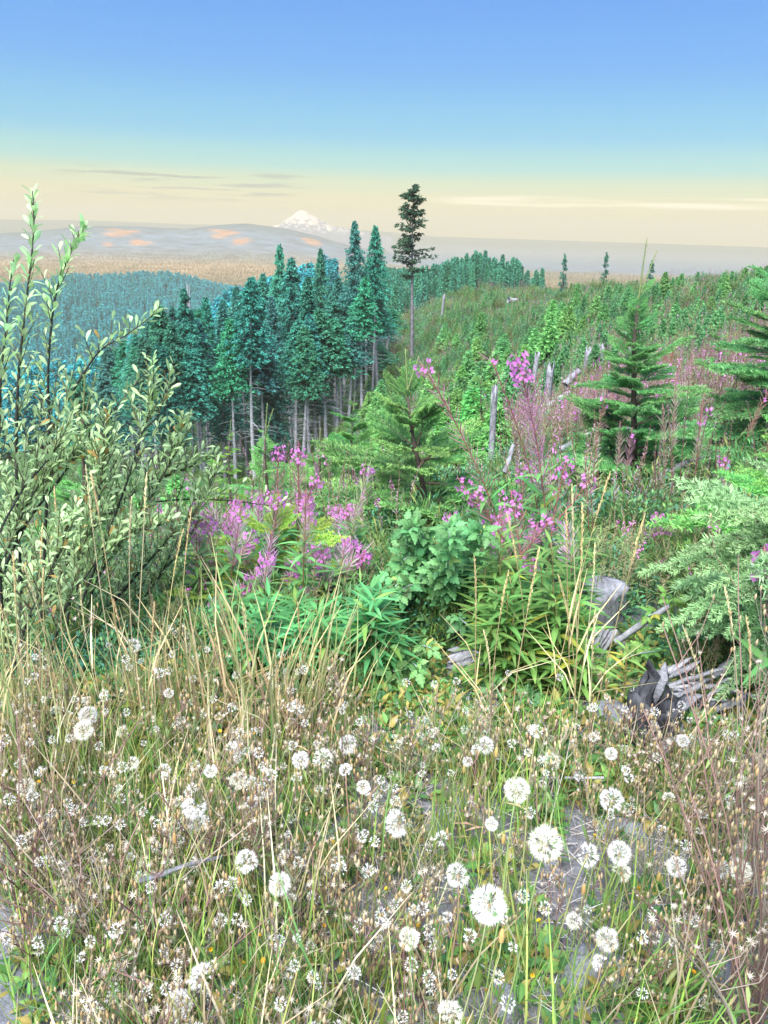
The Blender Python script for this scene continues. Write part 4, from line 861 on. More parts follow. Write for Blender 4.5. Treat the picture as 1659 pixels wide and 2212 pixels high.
# the ones behind, too alike to tell apart
rf = np.random.default_rng(7)
for i in range(112):
    u = rf.uniform(430, 800) if i < 86 else rf.uniform(980, 1250); D = rf.uniform(2.7, 4.2); v = rf.uniform(1050, 1330) if i < 86 else rf.uniform(1080, 1260)
    fw(u, u+rf.uniform(-25, 25), v, D, ('fireweed with mauve seed plume' if i % 2 else 'fireweed with pale straw seed plume')+(' and a side shoot' if False else '')+(', left part of the tangled bank' if u < 610 else ', centre of the tangled bank' if u < 810 else ', beside the big bramble')+(', front' if D < 3.3 else ', behind'), 300+i, single=False, group='fireweed in the tangled bank', flowers=int(rf.choice([0, 7, 10, 14])), pods=int(rf.uniform(40, 90)), leaves=46, leaf_at=(.08, .72), leaf_len=.11, podc=(.70, .48, .62) if i % 2 else (.46, .40, .30), sides=int(i % 2))
for i in range(60):
    u = rf.uniform(1190, 1659); D = rf.uniform(5.5, 16); g0 = on_ground(u, D); h = rf.uniform(.7, 1.25)
    fireweed(g0, g0+np.array([rf.normal()*.08, rf.normal()*.08, h]), ['mauve', 'pale straw', 'brown'][i % 3]+' faded fireweed plume '+('nearest on the open slope' if D < 8 else 'further up the open slope' if D < 12 else 'high on the open slope')+(' by the right edge' if u > 1450 else ' left of the right firs'), 400+i, 'fireweed on the right slope', single=False, flowers=int(rf.choice([0, 0, 3, 8])), pods=70, leaves=50, leaf_at=(.08, .6), podc=[(.42, .26, .32), (.5, .40, .34), (.40, .26, .20)][i % 3], fs=.02, podlen=.07, leaf_len=.10)
for i, (u, v, D, lab) in enumerate([(1435, 700, 22, 'bright red fireweed stalk turning colour on the slope'), (1422, 706, 22.5, 'dull red fireweed stalk beside the bright red one')]):
    g0 = on_ground(u, D); fireweed(g0, g0+np.array([.05, 0, 1.5]), lab, 470+i, None, single=False, flowers=0, pods=120, leaves=90, leafc=(.5, .14, .10), podc=(.5, .12, .11), leaf_len=.12, podlen=.09, leaf_at=(.1, .9))
# leafy shoots without flowers
for i in range(120):
    u = rf.uniform(480, 830) if i < 76 else rf.uniform(990, 1260); D = rf.uniform(2.15, 2.9); v = rf.uniform(1270, 1440) if i < 76 else rf.uniform(1150, 1400)
    fw(u, u+rf.uniform(-30, 30), v, D, 'leafy green fireweed shoot without flowers, '+('left end of the bank' if u < 600 else 'left of the bramble' if u < 830 else 'right of the bramble' if u < 1120 else 'by the straw stalks')+(', in front' if D < 2.5 else ', further back'), 500+i, single=False, group='leafy fireweed shoots', flowers=0, pods=0, buds=False, leaves=46, leaf_at=(.08, 1.0), leaf_len=.10, bend=.2, leafc=(.11, .36, .12) if i < 76 else (.17, .36, .09), stemc=(.3, .25, .1))
fw(1345, 1352, 1395, 2.25, 'single bright green shoot with narrow paired leaves left of the burnt stump', 600, flowers=0, pods=0, buds=False, leaves=22, leaf_at=(.1, 1.0), leaf_len=.075, stemc=(.3, .2, .1), leafc=(.24, .40, .10))

# ------------------------------------------------------------------ bramble
TRI = [to_mesh('leaf', (lambda A: (A[0], A[1], A[2], A[3]*np.array([.12, .31, .13])))(bramble_tri(k)), M_LEAF) for k in range(4)]
def bramble(u, D, label, canes, seed, nl, size=.066, tint=(1, 1, 1)):
    r = np.random.default_rng(seed); b = on_ground(u, D); t = empty('bramble_bush', tuple(b), label, 'bush'); cnt = 0
    for (ue, ve, De, vm) in canes:
        e = unproj(ue, ve, De)-b; m = unproj((u+ue)/2, vm, (D+De)/2)-b; s = np.linspace(0, 1, 14)[:, None]; P = (1-s)**2*0+2*s*(1-s)*m+s*s*e
        g = G(); g.tube(P, np.linspace(.0065, .002, 14), (.32, .42, .38), 5); obj('cane', g.mesh('cane', M_STEM, True), t)
        T = np.gradient(P, axis=0); T /= np.linalg.norm(T, axis=1)[:, None]; n = max(4, int(np.linalg.norm(np.diff(P, axis=0), axis=1).sum()*nl))
        for k in range(n):
            f = .15+.85*(k+r.random()*.5)/n; i = min(13, int(f*13)); p = np.array([np.interp(f, s[:, 0], P[:, j]) for j in range(3)]); a = k*2.3+r.random()
            fr = frames(T[i:i+1])[0]; d = fr[:, 0]*math.cos(a)+fr[:, 2]*math.sin(a)*.6+T[i]*.5+np.array([0, -.25, .15]); z = np.array([0, -.55, 1])+r.normal(size=3)*.3
            o = obj('leaf', TRI[r.integers(4)], t); o.matrix_basis = m4(frames(d[None], z[None])[0], p, size*r.uniform(.7, 1.4)); q = r.uniform(.8, 1.25); yl = r.random() < .04
            o.color = (q*(2.4 if yl else 1)*tint[0], q*(1.3 if yl else 1)*tint[1], q*tint[2], 1); cnt += 1
    return t
rb = random.Random(3)
bramble(960, 2.85, 'broad bramble bush with pale toothed leaves in the middle of the bank', [(rb.uniform(790, 1080), rb.uniform(1130, 1420), rb.uniform(2.3, 2.9), rb.uniform(1080, 1300)) for k in range(26)], 61, 60, tint=(1.15, 1.12, .95))
bramble(870, 2.35, 'light green bramble shoots with toothed leaves low in front of the bush', [(820, 1420, 2.2, 1400), (860, 1390, 2.2, 1380), (900, 1440, 2.15, 1420), (790, 1370, 2.3, 1350), (930, 1400, 2.2, 1380), (850, 1450, 2.15, 1440)], 62, 44, .062, (1.35, 1.1, .85))
bramble(1080, 2.4, 'bramble trailing over the ground under the tall fireweed', [(1180, 1450, 2.25, 1440), (980, 1330, 2.4, 1350), (1050, 1480, 2.15, 1460), (1150, 1520, 2.1, 1480), (1100, 1400, 2.3, 1400), (1240, 1400, 2.4, 1400)], 63, 40, .062, (1.1, 1.0, .9))
bramble(1480, 2.9, 'low leafy bramble between the flat topped stump and the pale fir', [(1440, 1290, 2.8, 1290), (1500, 1290, 2.9, 1290), (1400, 1330, 2.7, 1310), (1350, 1420, 2.5, 1400), (1540, 1300, 2.9, 1300)], 64, 40, .05, (1.5, 1.15, .6))

# ------------------------------------------------------------------ stumps, snags, logs, stones
def stump_mesh(seed, R, H, flat=False, jag=.35, sides=26, rings=9, flare=.35, ragged=None):
    r = np.random.default_rng(seed); th = np.arange(sides)*2*math.pi/sides; V = []
    lob = 1+.10*np.sin(th*3+seed)+.06*np.sin(th*7+2*seed); top = np.ones(sides) if flat else 1-jag*np.clip(np.sin(th*1.5+seed)**2*.8+r.random(sides)*.45, 0, 1)
    if flat: top = 1+.04*np.sin(th+1)
    for i in range(rings):
        f = i/(rings-1); rr = R*(1+flare*(1-f)**3)*(lob+.045*r.normal(size=sides)); V.append(np.stack([rr*np.cos(th), rr*np.sin(th), f*H*top], 1))
    n = rings
    for q, dz in ((.82, -.02), (.45, -.10), (.12, -.16)):
        d = (0 if flat else H*.22*(1-q)); V.append(np.stack([R*q*lob*np.cos(th), R*q*lob*np.sin(th), H*top*(1+.0*dz)-d-(0 if flat else r.random(sides)*H*.1)], 1)); n += 1
    V = np.concatenate(V); i = np.arange(n-1)[:, None]; j = np.arange(sides)[None]; k = (j+1) % sides
    Q = np.stack([i*sides+j, i*sides+k, (i+1)*sides+k, (i+1)*sides+j], -1).reshape(-1, 4)
    V = np.vstack([V, V[-sides:].mean(0)]); T = np.array([((n-1)*sides+a, (n-1)*sides+(a+1) % sides, n*sides) for a in range(sides)]); return V, Q, T, np.ones_like(V)
def slab(seed, L, W, T, n=9):
    """split piece of wood along +X, pointed and ragged at the ends"""
    r = np.random.default_rng(seed); g = []; s = np.linspace(0, 1, n)
    for i, t in enumerate(s):
        k = min(1, .25+3*min(t, 1-t))*(1+.15*r.normal()); y0 = .05*math.sin(t*4+seed)*L
        g += [((t-.5)*L, y0-W/2*k, -T/2), ((t-.5)*L, y0+W/2*k, -T/2*.8), ((t-.5)*L+.01*r.normal(), y0+W/2*k*.8, T/2*k), ((t-.5)*L+.01*r.normal(), y0, T*.65*k), ((t-.5)*L, y0-W/2*k*.8, T/2*k)]
    Q = [(i*5+j, i*5+(j+1) % 5, (i+1)*5+(j+1) % 5, (i+1)*5+j) for i in range(n-1) for j in range(5)]
    V = np.array(g); T_ = [(0, j+1, j) for j in range(1, 4)]+[((n-1)*5, (n-1)*5+j, (n-1)*5+j+1) for j in range(1, 4)]
    return V, np.array(Q), np.array(T_), np.ones_like(V)
def put(o, p, e=(0, 0, 0), s=1.0): o.location = p; o.rotation_euler = e; o.scale = (s,)*3 if not isinstance(s, tuple) else s; return o
# burnt stump
b = on_ground(1400, 2.1); t = empty('tree_stump', tuple(b+[0, 0, -.06]), 'burnt black and grey broken stump with a knobbly upright horn at the lower right', 'stump')
obj('stump_body', to_mesh('stump_body', stump_mesh(4, .075, .27, jag=.22, flare=.5), M_CHAR, True), t)
g = G(); g.tube([(-.04, -.03, .14), (-.045, -.03, .25), (-.025, -.02, .30), (-.05, -.02, .35)], [.022, .017, .015, .009], (1, 1, 1), 12); g.v[-1] = g.v[-1]+rng.normal(size=g.v[-1].shape)*.0035; obj('horn', g.mesh('horn', M_CHAR, True), t)
for k, (x, y, z, rz, ry) in enumerate([(.10, -.03, .26, .2, -.5), (.14, .03, .22, -.3, -.9), (.06, -.10, .16, 1.0, -.2), (-.08, -.1, .12, 2.0, 1.2), (.02, .06, .3, .6, -1.2)]):
    o = obj('bark_plate', to_mesh('bark_plate', slab(30+k, .26, .06, .022), M_CHAR if k % 2 else M_GREYWOOD), t); put(o, (x*.7, y*.7, z*.75), (.3, ry, rz), .6)
# shattered wood pile
b = on_ground(1500, 2.4); t = empty('splintered_wood', tuple(b+[0, 0, .06]), 'shattered grey wood splinters lying right of the burnt stump', 'broken wood')
for k in range(34):
    r = random.Random(k); o = obj('splinter', to_mesh('splinter', slab(50+k, r.uniform(.10, .34), r.uniform(.02, .05), r.uniform(.01, .025), 7), [M_SPLINTER, M_GREYWOOD][k % 2]), t)
    put(o, (r.uniform(-.1, .11), r.uniform(-.08, .1), r.uniform(-.04, .08)), (r.uniform(-.4, .4), r.uniform(-.8, .3), r.uniform(-.7, .7)), .5)
b = on_ground(1290, 3.1); t = empty('tree_stump', tuple(b+[0, 0, -.05]), 'flat sawn grey stump behind the straw stalks right of the fireweed clump', 'stump')
obj('stump_body', to_mesh('stump_body', stump_mesh(8, .095, tip_height(1290, 1240, 3.1, b), flat=True, flare=.12), M_GREYWOOD, True), t)
b = on_ground(1275, 2.75); t = empty('tree_stump', tuple(b+[0, 0, -.05]), 'narrow split stump with pale torn face, in front of the flat sawn one', 'stump')
obj('stump_body', to_mesh('stump_body', stump_mesh(9, .045, tip_height(1275, 1325, 2.75, b), jag=.4), M_GREYWOOD, True), t)
for k in range(4): put(obj('splinter', to_mesh('splinter', slab(90+k, .3, .05, .02), M_SPLINTER), t), (.02*k-.03, -.04, .12), (.2, -1.2+.2*k, .2*k), .5)
b = on_ground(1000, 2.35); t = empty('wood_chunk', tuple(b+[0, 0, .12]), 'pale blue grey chunk of weathered wood lying under the bramble', 'wood')
for k in range(7): put(obj('splinter', to_mesh('splinter', slab(110+k, .13, .03, .015), [M_SPLINTER, M_GREYWOOD][k % 2]), t), (0, (k-3)*.015, .015*(k % 3)-.06), (.3*k, .1*k-.3, .12*k))
for i, (u1, v1, u2, v2, D, rad, lab, mt) in enumerate([(1260, 1480, 1330, 1360, 2.6, .010, 'thin pale dead stick leaning beside the straw stalks', M_SPLINTER), (1330, 1385, 1445, 1310, 2.7, .014, 'weathered stick pointing up from the burnt stump to the pale fir', M_GREYWOOD),
        (1090, 1020, 1110, 960, 6.0, .022, 'pale leaning log end behind the tallest fireweed', M_GREYWOOD), (780, 1210, 800, 1000, 6.5, .016, 'thin white dead stem left of the middle fir', M_SPLINTER), (680, 1000, 700, 1110, 6.5, .018, 'thin white dead stick left of the middle fir, leaning', M_SPLINTER),
        (1220, 830, 1250, 800, 24, .12, 'short fallen log below the tall pointed snag', M_GREYWOOD), (880, 865, 960, 830, 60, .28, 'bleached log lying below the lone tall fir', M_SPLINTER), (1040, 905, 1090, 890, 45, .22, 'bleached log lying in the scrub of the clearing', M_GREYWOOD),
        (1210, 970, 1300, 925, 8.0, .03, 'grey branch lying on the slope behind the dark fir', M_GREYWOOD), (1400, 1040, 1520, 985, 6.2, .035, 'bleached fallen log above the feathery boughs', M_SPLINTER), (1430, 960, 1500, 945, 8.5, .07, 'log pile end among the faded weeds', M_GREYWOOD),
        (1180, 880, 1230, 850, 20, .10, 'bleached log half hidden in pink weeds', M_SPLINTER), (1440, 625, 1520, 640, 105, .45, 'grey slash log on the skyline heap', M_GREYWOOD), (1450, 640, 1500, 612, 106, .4, 'slash log tilted up on the skyline heap', M_GREYWOOD), (1470, 655, 1540, 650, 104, .4, 'lower slash log of the skyline heap', M_GREYWOOD),
        (1100, 625, 1160, 632, 115, .4, 'pale slash log near the crest of the clearing', M_SPLINTER), (300, 1900, 480, 1850, 1.25, .006, 'bent grey twig lying across the dry weeds at lower left', M_GREYWOOD), (1010, 1690, 1300, 1680, 1.75, .005, 'straight pale straw lying level across the weeds', M_SPLINTER)]):
    p, q = unproj(u1, v1, D), unproj(u2, v2, D*1.02); c = (p+q)/2; zg = gz(c[0], c[1])
    if i in (5, 6, 7, 8, 9, 10, 11, 12, 13, 14, 15): c[2] = max(zg+rad*1.2, c[2] if abs(c[2]-zg) < 1.2 else zg+rad*1.2)
    d = q-p; e = np.linspace(-.5, .5, 8)[:, None]; P = e*d+np.stack([np.sin(e[:, 0]*6+i), np.cos(e[:, 0]*7), np.sin(e[:, 0]*5)], 1)*np.linalg.norm(d)*.012
    g = G(); g.tube(P, np.linspace(rad, rad*.7, 8)*(1+.12*np.sin(np.arange(8)*2.3+i)), (1, 1, 1), 10); g.v[-1] = g.v[-1]+rng.normal(size=g.v[-1].shape)*rad*.09; o = obj('dead_branch' if rad < .05 else 'fallen_log', g.mesh('log', mt, True)); o.location = c; tag(o, lab, 'branch' if rad < .05 else 'log')
for i, (u, vb, vt, D, R, lab) in enumerate([(1175, 865, 765, 22, .10, 'pale pointed snag standing alone left of the pink weeds'), (1257, 850, 735, 28, .12, 'slim tall grey snag, left of the broad pair'), (1287, 805, 733, 30, .20, 'broad grey snag with notched top'),
        (1355, 800, 742, 30, .16, 'square topped grey snag right of the notched one'), (1146, 790, 745, 32, .10, 'small leaning grey snag in the green scrub'), (1060, 880, 800, 12, .05, 'thin pale snag behind the leaning fireweed'), (437, 640, 600, 110, .3, 'bare grey pole on the edge of the stand'), (952, 655, 628, 120, .2, 'thin dead pole below the ridge wood')]):
    b = on_ground(u, D); H = max(.4, tip_height(u, vt, D, b)); V, Q, T, C = stump_mesh(120+i, R, H, jag=.16, rings=9, flare=.15, sides=14)
    V[:, 0] += V[:, 2]*.05*math.sin(i*2); o = obj('snag', to_mesh('snag', (V, Q, T, C), M_GREYWOOD)); o.location = b+[0, 0, -.1]; tag(o, lab, 'dead tree')
def rock(seed):
    r = np.random.default_rng(seed); th, ph = np.meshgrid(np.linspace(0, 2*math.pi, 15)[:-1], np.linspace(.0, math.pi, 9)); d = np.stack([np.cos(th)*np.sin(ph), np.sin(th)*np.sin(ph), np.cos(ph)], -1).reshape(-1, 3)
    pl = rdirs(11, r); k = 1/np.maximum((d@pl.T).max(1), .45)*.75; V = d*k[:, None]*np.array([1, .75, .5]); n = 14; i = np.arange(8)[:, None]; j = np.arange(n)[None]; q = (j+1) % n
    return V, np.stack([i*n+j, (i+1)*n+j, (i+1)*n+q, i*n+q], -1).reshape(-1, 4), np.zeros((0, 3), int), np.ones_like(V)
ROCK = [to_mesh('stone', rock(k), M_STONE) for k in range(7)]
STONES = [(1345, 1570, .09, 'largest pale flat stone, under the burnt stump'), (1200, 1690, .06, 'grey stone right of the large fluffy head row'), (1340, 1795, .07, 'stone behind the two fluffy heads at lower right'), (1140, 1700, .05, 'stone half hidden in stems right of the centre'), (1500, 1640, .06, 'bluish stone among dry stalks on the right'),
          (1260, 2110, .07, 'bluish stone near the bottom edge right of centre'), (1040, 2110, .05, 'small stone near the bottom edge in the middle'), (810, 2190, .05, 'pale stone cut by the bottom edge'), (1090, 2170, .05, 'flat stone beside the bottom middle grass'), (900, 1850, .045, 'white stone between two green stems'),
          (1180, 1880, .05, 'flat grey stone under the biggest fluffy head'), (700, 1960, .03, 'small grey stone in the bare patch left of centre'), (430, 2180, .035, 'small stone at lower left'), (1420, 2000, .045, 'grey stone at right under thin stalks'), (1560, 2120, .05, 'dark stone in the lower right corner'), (1000, 1740, .035, 'small bluish stone among straw in the middle')]
def at_ground(u, v):
    d = ray(u, v); d = d/math.hypot(d[0], d[1]); t = np.arange(.5, 6, .02); P = CAM+t[:, None]*d; h = np.where(P[:, 2] < ground(P[:, 0], P[:, 1]))[0]; return P[h[0]] if len(h) else P[-1]
for i, (u, v, s, lab) in enumerate(STONES):
    p = at_ground(u, v); o = obj('stone', ROCK[i % 7]); put(o, p+[0, 0, s*.12], (.1*i % .4, .07*i % .3, i*1.3), s); tag(o, lab, 'stone')

# ------------------------------------------------------------------ grass stalks with seed heads
def stalk(base, tip, label, seed, group=None, col=(.72, .56, .28), head=.16, rad=.0016, green=0.0):
    r = np.random.default_rng(seed); base = np.asarray(base, float); tip = np.asarray(tip, float); v = tip-base; H = np.linalg.norm(v); t = empty('grass_stalk', tuple(base), label, 'grass', group)
    e = np.linspace(0, 1, 12)[:, None]; side = np.array([v[0], v[1], 0]); P = e*np.array([0, 0, v[2]])+side*e**1.5+np.stack([np.sin(e[:, 0]*4+seed), 0*e[:, 0], 0*e[:, 0]], 1)*.008
    c1 = np.array(col)*(1-green)+np.array([.3, .42, .14])*green; g = G(); g.tube(P, np.linspace(rad*1.3, rad*.6, 12), np.linspace(c1*.8, c1, 12), 4)
    LG = blade([(0, .008), (.4, .011), (1, .002)], .5, .2)
    for k in range(2):
        a = r.random()*6.3; g.inst(LG, frames(np.array([[math.cos(a)*.4, math.sin(a)*.4, 1]])), P[2+k*2:3+k*2], .25*r.uniform(.6, 1.2), np.array([c1*.9]))
    obj('stem', g.mesh('stem', M_DRY), t)
    g = G(); n = int(90*head/.16); s = 1-head/H*(1-(np.arange(n)/n)); s = s*(.985)+.0; p = np.stack([np.interp(s, e[:, 0], P[:, k]) for k in range(3)], 1); d = rdirs(n, r)*np.array([1, 1, .3]); d[:, 2] = 2.6
    w = np.sin(np.clip((s-(1-head/H))/(head/H), 0, 1)*math.pi)**.5
    sp = tpl([(-.12, 0, 0), (.12, 0, 0), (.1, .6, .03), (0, 1.3, 0), (-.1, .6, .03)], [(0, 1, 2, 4)], [(4, 2, 3)]); g.inst(sp, frames(d, rdirs(n, r)), p+rdirs(n, r)*.0018, .0085*(.5+.6*w), np.array(col)*1.12*(.75+.5*r.random((n, 1))))
    obj('seed_head', g.mesh('seed_head', M_DRY), t); return t
ST = [(183, 1003, 262, 1560, 'tallest straw stalk rising in front of the willow'), (189, 1016, 285, 1540, 'straw stalk leaning close beside the tallest one'), (113, 1050, 150, 1480, 'straw stalk left of the tallest pair'), (318, 1020, 300, 1500, 'straw stalk with slim head right of the tallest pair'),
      (420, 1095, 380, 1520, 'right leaning straw stalk in front of the willow tip'), (402, 1142, 350, 1560, 'shorter straw stalk left beside the right leaning one'), (284, 1072, 300, 1560, 'straw stalk with a fine point between the willow branches'), (88, 1130, 100, 1500, 'straw stalk near the left edge with a narrow head'),
      (22, 1190, 60, 1600, 'thick headed straw stalk at the left edge'), (48, 1215, 130, 1560, 'straw stalk arching away from the left edge'), (-10, 1230, 40, 1560, 'straw stalk cut by the left edge'), (100, 1225, 105, 1520, 'thin upright straw stalk left of the fallen one'), (175, 1262, 215, 1560, 'straw stalk with open fork at its tip'),
      (238, 1290, 300, 1500, 'bent straw stalk drooping to the left'), (327, 1300, 330, 1600, 'short straw stalk under the willow'), (520, 1300, 540, 1500, 'thin stalk in front of the yellow green fir'), (560, 1420, 590, 1600, 'brown headed stalk left of the bank'),
      (649, 1300, 655, 1560, 'pale straight stalk in the middle left'), (608, 1480, 610, 1680, 'short stalk with brown head'), (690, 1390, 700, 1600, 'pale stalk in front of the green shoots'), (1018, 1200, 1030, 1560, 'fine straw stalk crossing the bramble'), (1040, 1360, 1060, 1580, 'short straw stalk over the bramble'),
      (1095, 1105, 1130, 1500, 'stalk rising through the tall fireweed'), (1325, 1018, 1180, 1560, 'tall straw stalk leaning right past the dark fir'), (1240, 1045, 1235, 1520, 'tall upright straw stalk at the edge of the fireweed clump'), (1222, 1095, 1225, 1560, 'straw stalk just left of the tall upright one'),
      (1252, 1085, 1240, 1580, 'yellow straw stalk right of the tall upright one'), (1280, 1170, 1245, 1600, 'straw stalk in the yellow bundle, lower'), (1205, 1240, 1238, 1600, 'curved straw stalk in the yellow bundle'), (1400, 1108, 1260, 1640, 'long straw stalk slanting far right over the stump'), (1292, 1315, 1262, 1600, 'thick short straw stalk beside the split stump'),
      (1100, 1230, 1050, 1640, 'slanting straw stalk across the long green leaves'), (1160, 1180, 1100, 1660, 'thin slanting straw stalk in front of the clump'), (1557, 1262, 1590, 1700, 'straw stalk in front of the pale boughs'), (1610, 1330, 1600, 1650, 'straw stalk at the right edge'), (650, 1410, 440, 1560, 'long pale stalk lying slantwise across the grass'), (1480, 1350, 1530, 1640, 'thin straw stalk over the splintered wood')]
for i, (u, v, ub, vb, lab) in enumerate(ST):
    p = at_ground(ub, vb); D = math.hypot(p[0], p[1]); D = max(1.7, min(D, 2.6)); b = on_ground(ub, D); tp = unproj(u, v, D*.96)
    stalk(b, tp, lab, 700+i, col=(.74, .58, .30) if i % 3 else (.80, .70, .42), head=.15 if i % 2 else .19, green=.15 if i > 16 else 0)
# ------------------------------------------------------------------ dry weeds and grass of the near bank
def star(seed, w=.18):
    """open empty calyx: pale pointed rays round a small button"""
    r = np.random.default_rng(seed); g = G(); n = 9; a = np.arange(n)*2*math.pi/n+r.random(n)*.3; d = np.stack([np.cos(a), np.sin(a), .2+.5*r.random(n)], 1)
    ray_ = tpl([(-w/2, .05, 0), (w/2, .05, 0), (0, 1, 0)], (), [(0, 1, 2)]); g.inst(ray_, frames(d), np.zeros((n, 3)), 1.0); g.tube([(0, 0, -.5), (0, 0, 0)], [.10, .16], (.55, .42, .28), 4); return g.arr()
STAR = [star(k) for k in range(3)]
def tuft(n, seed, hair=3, hw=.05, core=.12, hemi=1.0):
    """fluffy seed head of unit radius: filaments ending in little parachutes"""
    r = np.random.default_rng(seed); d = rdirs(n, r)
    if hemi < 1: d = d[d[:, 2] > -hemi]; n = len(d)
    L = .62+.12*r.random(n); g = G(); w = np.cross(d, rdirs(n, r)); w /= np.linalg.norm(w, axis=1)[:, None]; b0 = d*.08; e = d*L[:, None]
    V = np.stack([b0, e-w*.007, e+w*.007], 1); g.add(V.reshape(-1, 3), None, np.arange(n*3).reshape(-1, 3), (.95, .93, .88))
    for k in range(hair*2):
        q = d+rdirs(n, r)*.62; q /= np.linalg.norm(q, axis=1)[:, None]; w = np.cross(q, rdirs(n, r)); w /= np.linalg.norm(w, axis=1)[:, None]; l = .30+.14*r.random(n)
        V = np.stack([e-w*hw*.5, e+w*hw*.5, e+q*l[:, None]], 1); g.add(V.reshape(-1, 3), None, np.arange(n*3).reshape(-1, 3), (1, 1, .98))
    return g.arr()
def button(seed):
    g = G(); r = np.random.default_rng(seed); g.tube([(0, 0, -.30), (0, 0, -.2), (0, 0, -.05), (0, 0, .04)], [.04, .11, .10, .03], (.42, .30, .16), 6); m = 10; a = np.arange(m)*.63; d = np.stack([np.cos(a), np.sin(a), -1.1+0*a], 1)
    g.inst(tpl([(-.03, 0, 0), (.03, 0, 0), (0, .34, 0)], (), [(0, 1, 2)]), frames(d), np.zeros((m, 3)), 1.0, np.tile([[.48, .40, .22]], (m, 1))); return g.arr()
W1 = np.array([1.0, 1.0, .98])
FL_BIG = [to_mesh('fluff_ball', (lambda A: (A[0], A[1], A[2], A[3]*W1))(tuft(150, k, 6, .032)), M_FLUFF) for k in range(3)]
FL_HALF = [to_mesh('fluff_ball', (lambda A: (A[0], A[1], A[2], A[3]*W1))(tuft(120, 10+k, 6, .034, hemi=[.1, .4][k % 2])), M_FLUFF) for k in range(2)]
FL_SMALL_A = [(lambda A: (A[0], A[1], A[2], A[3]*W1))(tuft(34, 20+k, 2, .10)) for k in range(3)]
FL_SMALL = [to_mesh('fluff_ball', A, M_FLUFF) for A in FL_SMALL_A]
BUT = to_mesh('seed_base', button(1), M_DRY)
def stem_to(head, foot, col, rad=.0016, seed=0, n=10):
    e = np.linspace(0, 1, n)[:, None]; v = head-foot; side = np.array([v[0], v[1], 0]); g = G()
    P = e*np.array([0, 0, v[2]])+side*(e**1.3)+np.stack([np.sin(e[:, 0]*5+seed), np.sin(e[:, 0]*4), 0*e[:, 0]], 1)*.006*np.sin(e*math.pi)
    g.tube(P, np.linspace(rad*1.25, rad*.9, n), col, 4); return g
PUFFS = [(180, 1578, 40, 'round fluffy seed head at the far left above the grass'), (286, 1395, 34, 'fluffy seed head highest in the grass, in front of the willow foot'), (190, 1545, 38, 'loose white fluff just above the round far left head'), (265, 1580, 24, 'small fluffy head right of the far left pair'),
 (365, 1497, 22, 'small white head left of the dark green bank'), (502, 1624, 44, 'round fluffy head at left centre, upper one of two'), (514, 1686, 38, 'round fluffy head at left centre, lower one of two'), (546, 1690, 24, 'small white tuft touching the lower left centre head'),
 (752, 1608, 42, 'fluffy head right of the centre pair with ragged underside'), (697, 1640, 46, 'fluffy head with dark centre left of the ragged one'), (650, 1642, 38, 'loose fluffy head left of the dark centred one'), (747, 1663, 28, 'tattered small fluff under the ragged head'), (785, 1700, 30, 'tattered fluffy head below and right of the ragged one'),
 (1159, 1578, 30, 'neat round head highest on the right half'), (1048, 1610, 38, 'fluffy head left of the neat round one'), (1190, 1645, 40, 'fluffy head right of the stem cluster, below the neat round one'), (1010, 1645, 22, 'small white tuft left of the stem cluster'), (943, 1617, 22, 'small white tuft near the middle of the bank'),
 (1116, 1706, 54, 'large shaggy head above the bare stony patch'), (1322, 1728, 48, 'large fluffy head with rusty centre on the right'), (1320, 1628, 26, 'small fluffy head under the pale flat stone'), (1445, 1725, 26, 'pale tuft on the right among dry stalks'), (1062, 1780, 28, 'half empty tuft left of the biggest round head'),
 (860, 1778, 54, 'shaggy seed head like a brush at the centre of the weeds'), (1178, 1822, 70, 'biggest round cream fluffy head on the right half'), (1268, 1846, 48, 'half open fluffy head with brown base right of the biggest round one'), (1338, 1842, 46, 'upper of two stacked fluffy heads on the right'), (1342, 1884, 38, 'lower of two stacked fluffy heads on the right'),
 (1462, 1873, 38, 'airy fluffy head alone on the right side'), (1555, 1876, 36, 'thin airy head near the right edge, left one of two'), (1600, 1880, 42, 'thin airy head near the right edge, right one of two'), (533, 1861, 46, 'airy round head with dark centre at left centre'), (605, 1910, 46, 'white fluffy head with red brown base'),
 (628, 1942, 24, 'small torn fluff just under the red brown based head'), (1056, 1953, 74, 'very large cream head low in the middle'), (990, 1890, 50, 'fluffy head with a yellow brown centre above the very large one'), (883, 2028, 42, 'fluffy head on a thin stem left of the very large one'), (437, 2112, 50, 'airy head with starry centre at lower left'),
 (387, 2166, 46, 'brownish tattered head near the bottom left'), (972, 2192, 50, 'fluffy head cut by the bottom edge'), (1312, 2030, 44, 'loose shaggy head low on the right'), (1298, 2082, 34, 'crumpled fluff under the loose shaggy head'), (1240, 1990, 32, 'grey wispy fluff left of the loose shaggy head'), (420, 1742, 50, 'wide loose cluster of white fluff at left'),
 (428, 1775, 38, 'compact fluff hanging under the wide loose cluster'), (285, 1648, 28, 'fluffy head with orange centre at left'), (455, 1665, 28, 'small loose head left of the left centre pair'), (355, 1665, 28, 'faint wispy head right of the orange centred one'), (55, 1700, 34, 'white fluff at the far left low in the weeds'), (1410, 1570, 26, 'small pale head above the dry right stalks'), (1475, 1600, 26, 'small pale head beside the splintered wood'), (1640, 1745, 22, 'white tuft at the right edge')]
rp = np.random.default_rng(80)
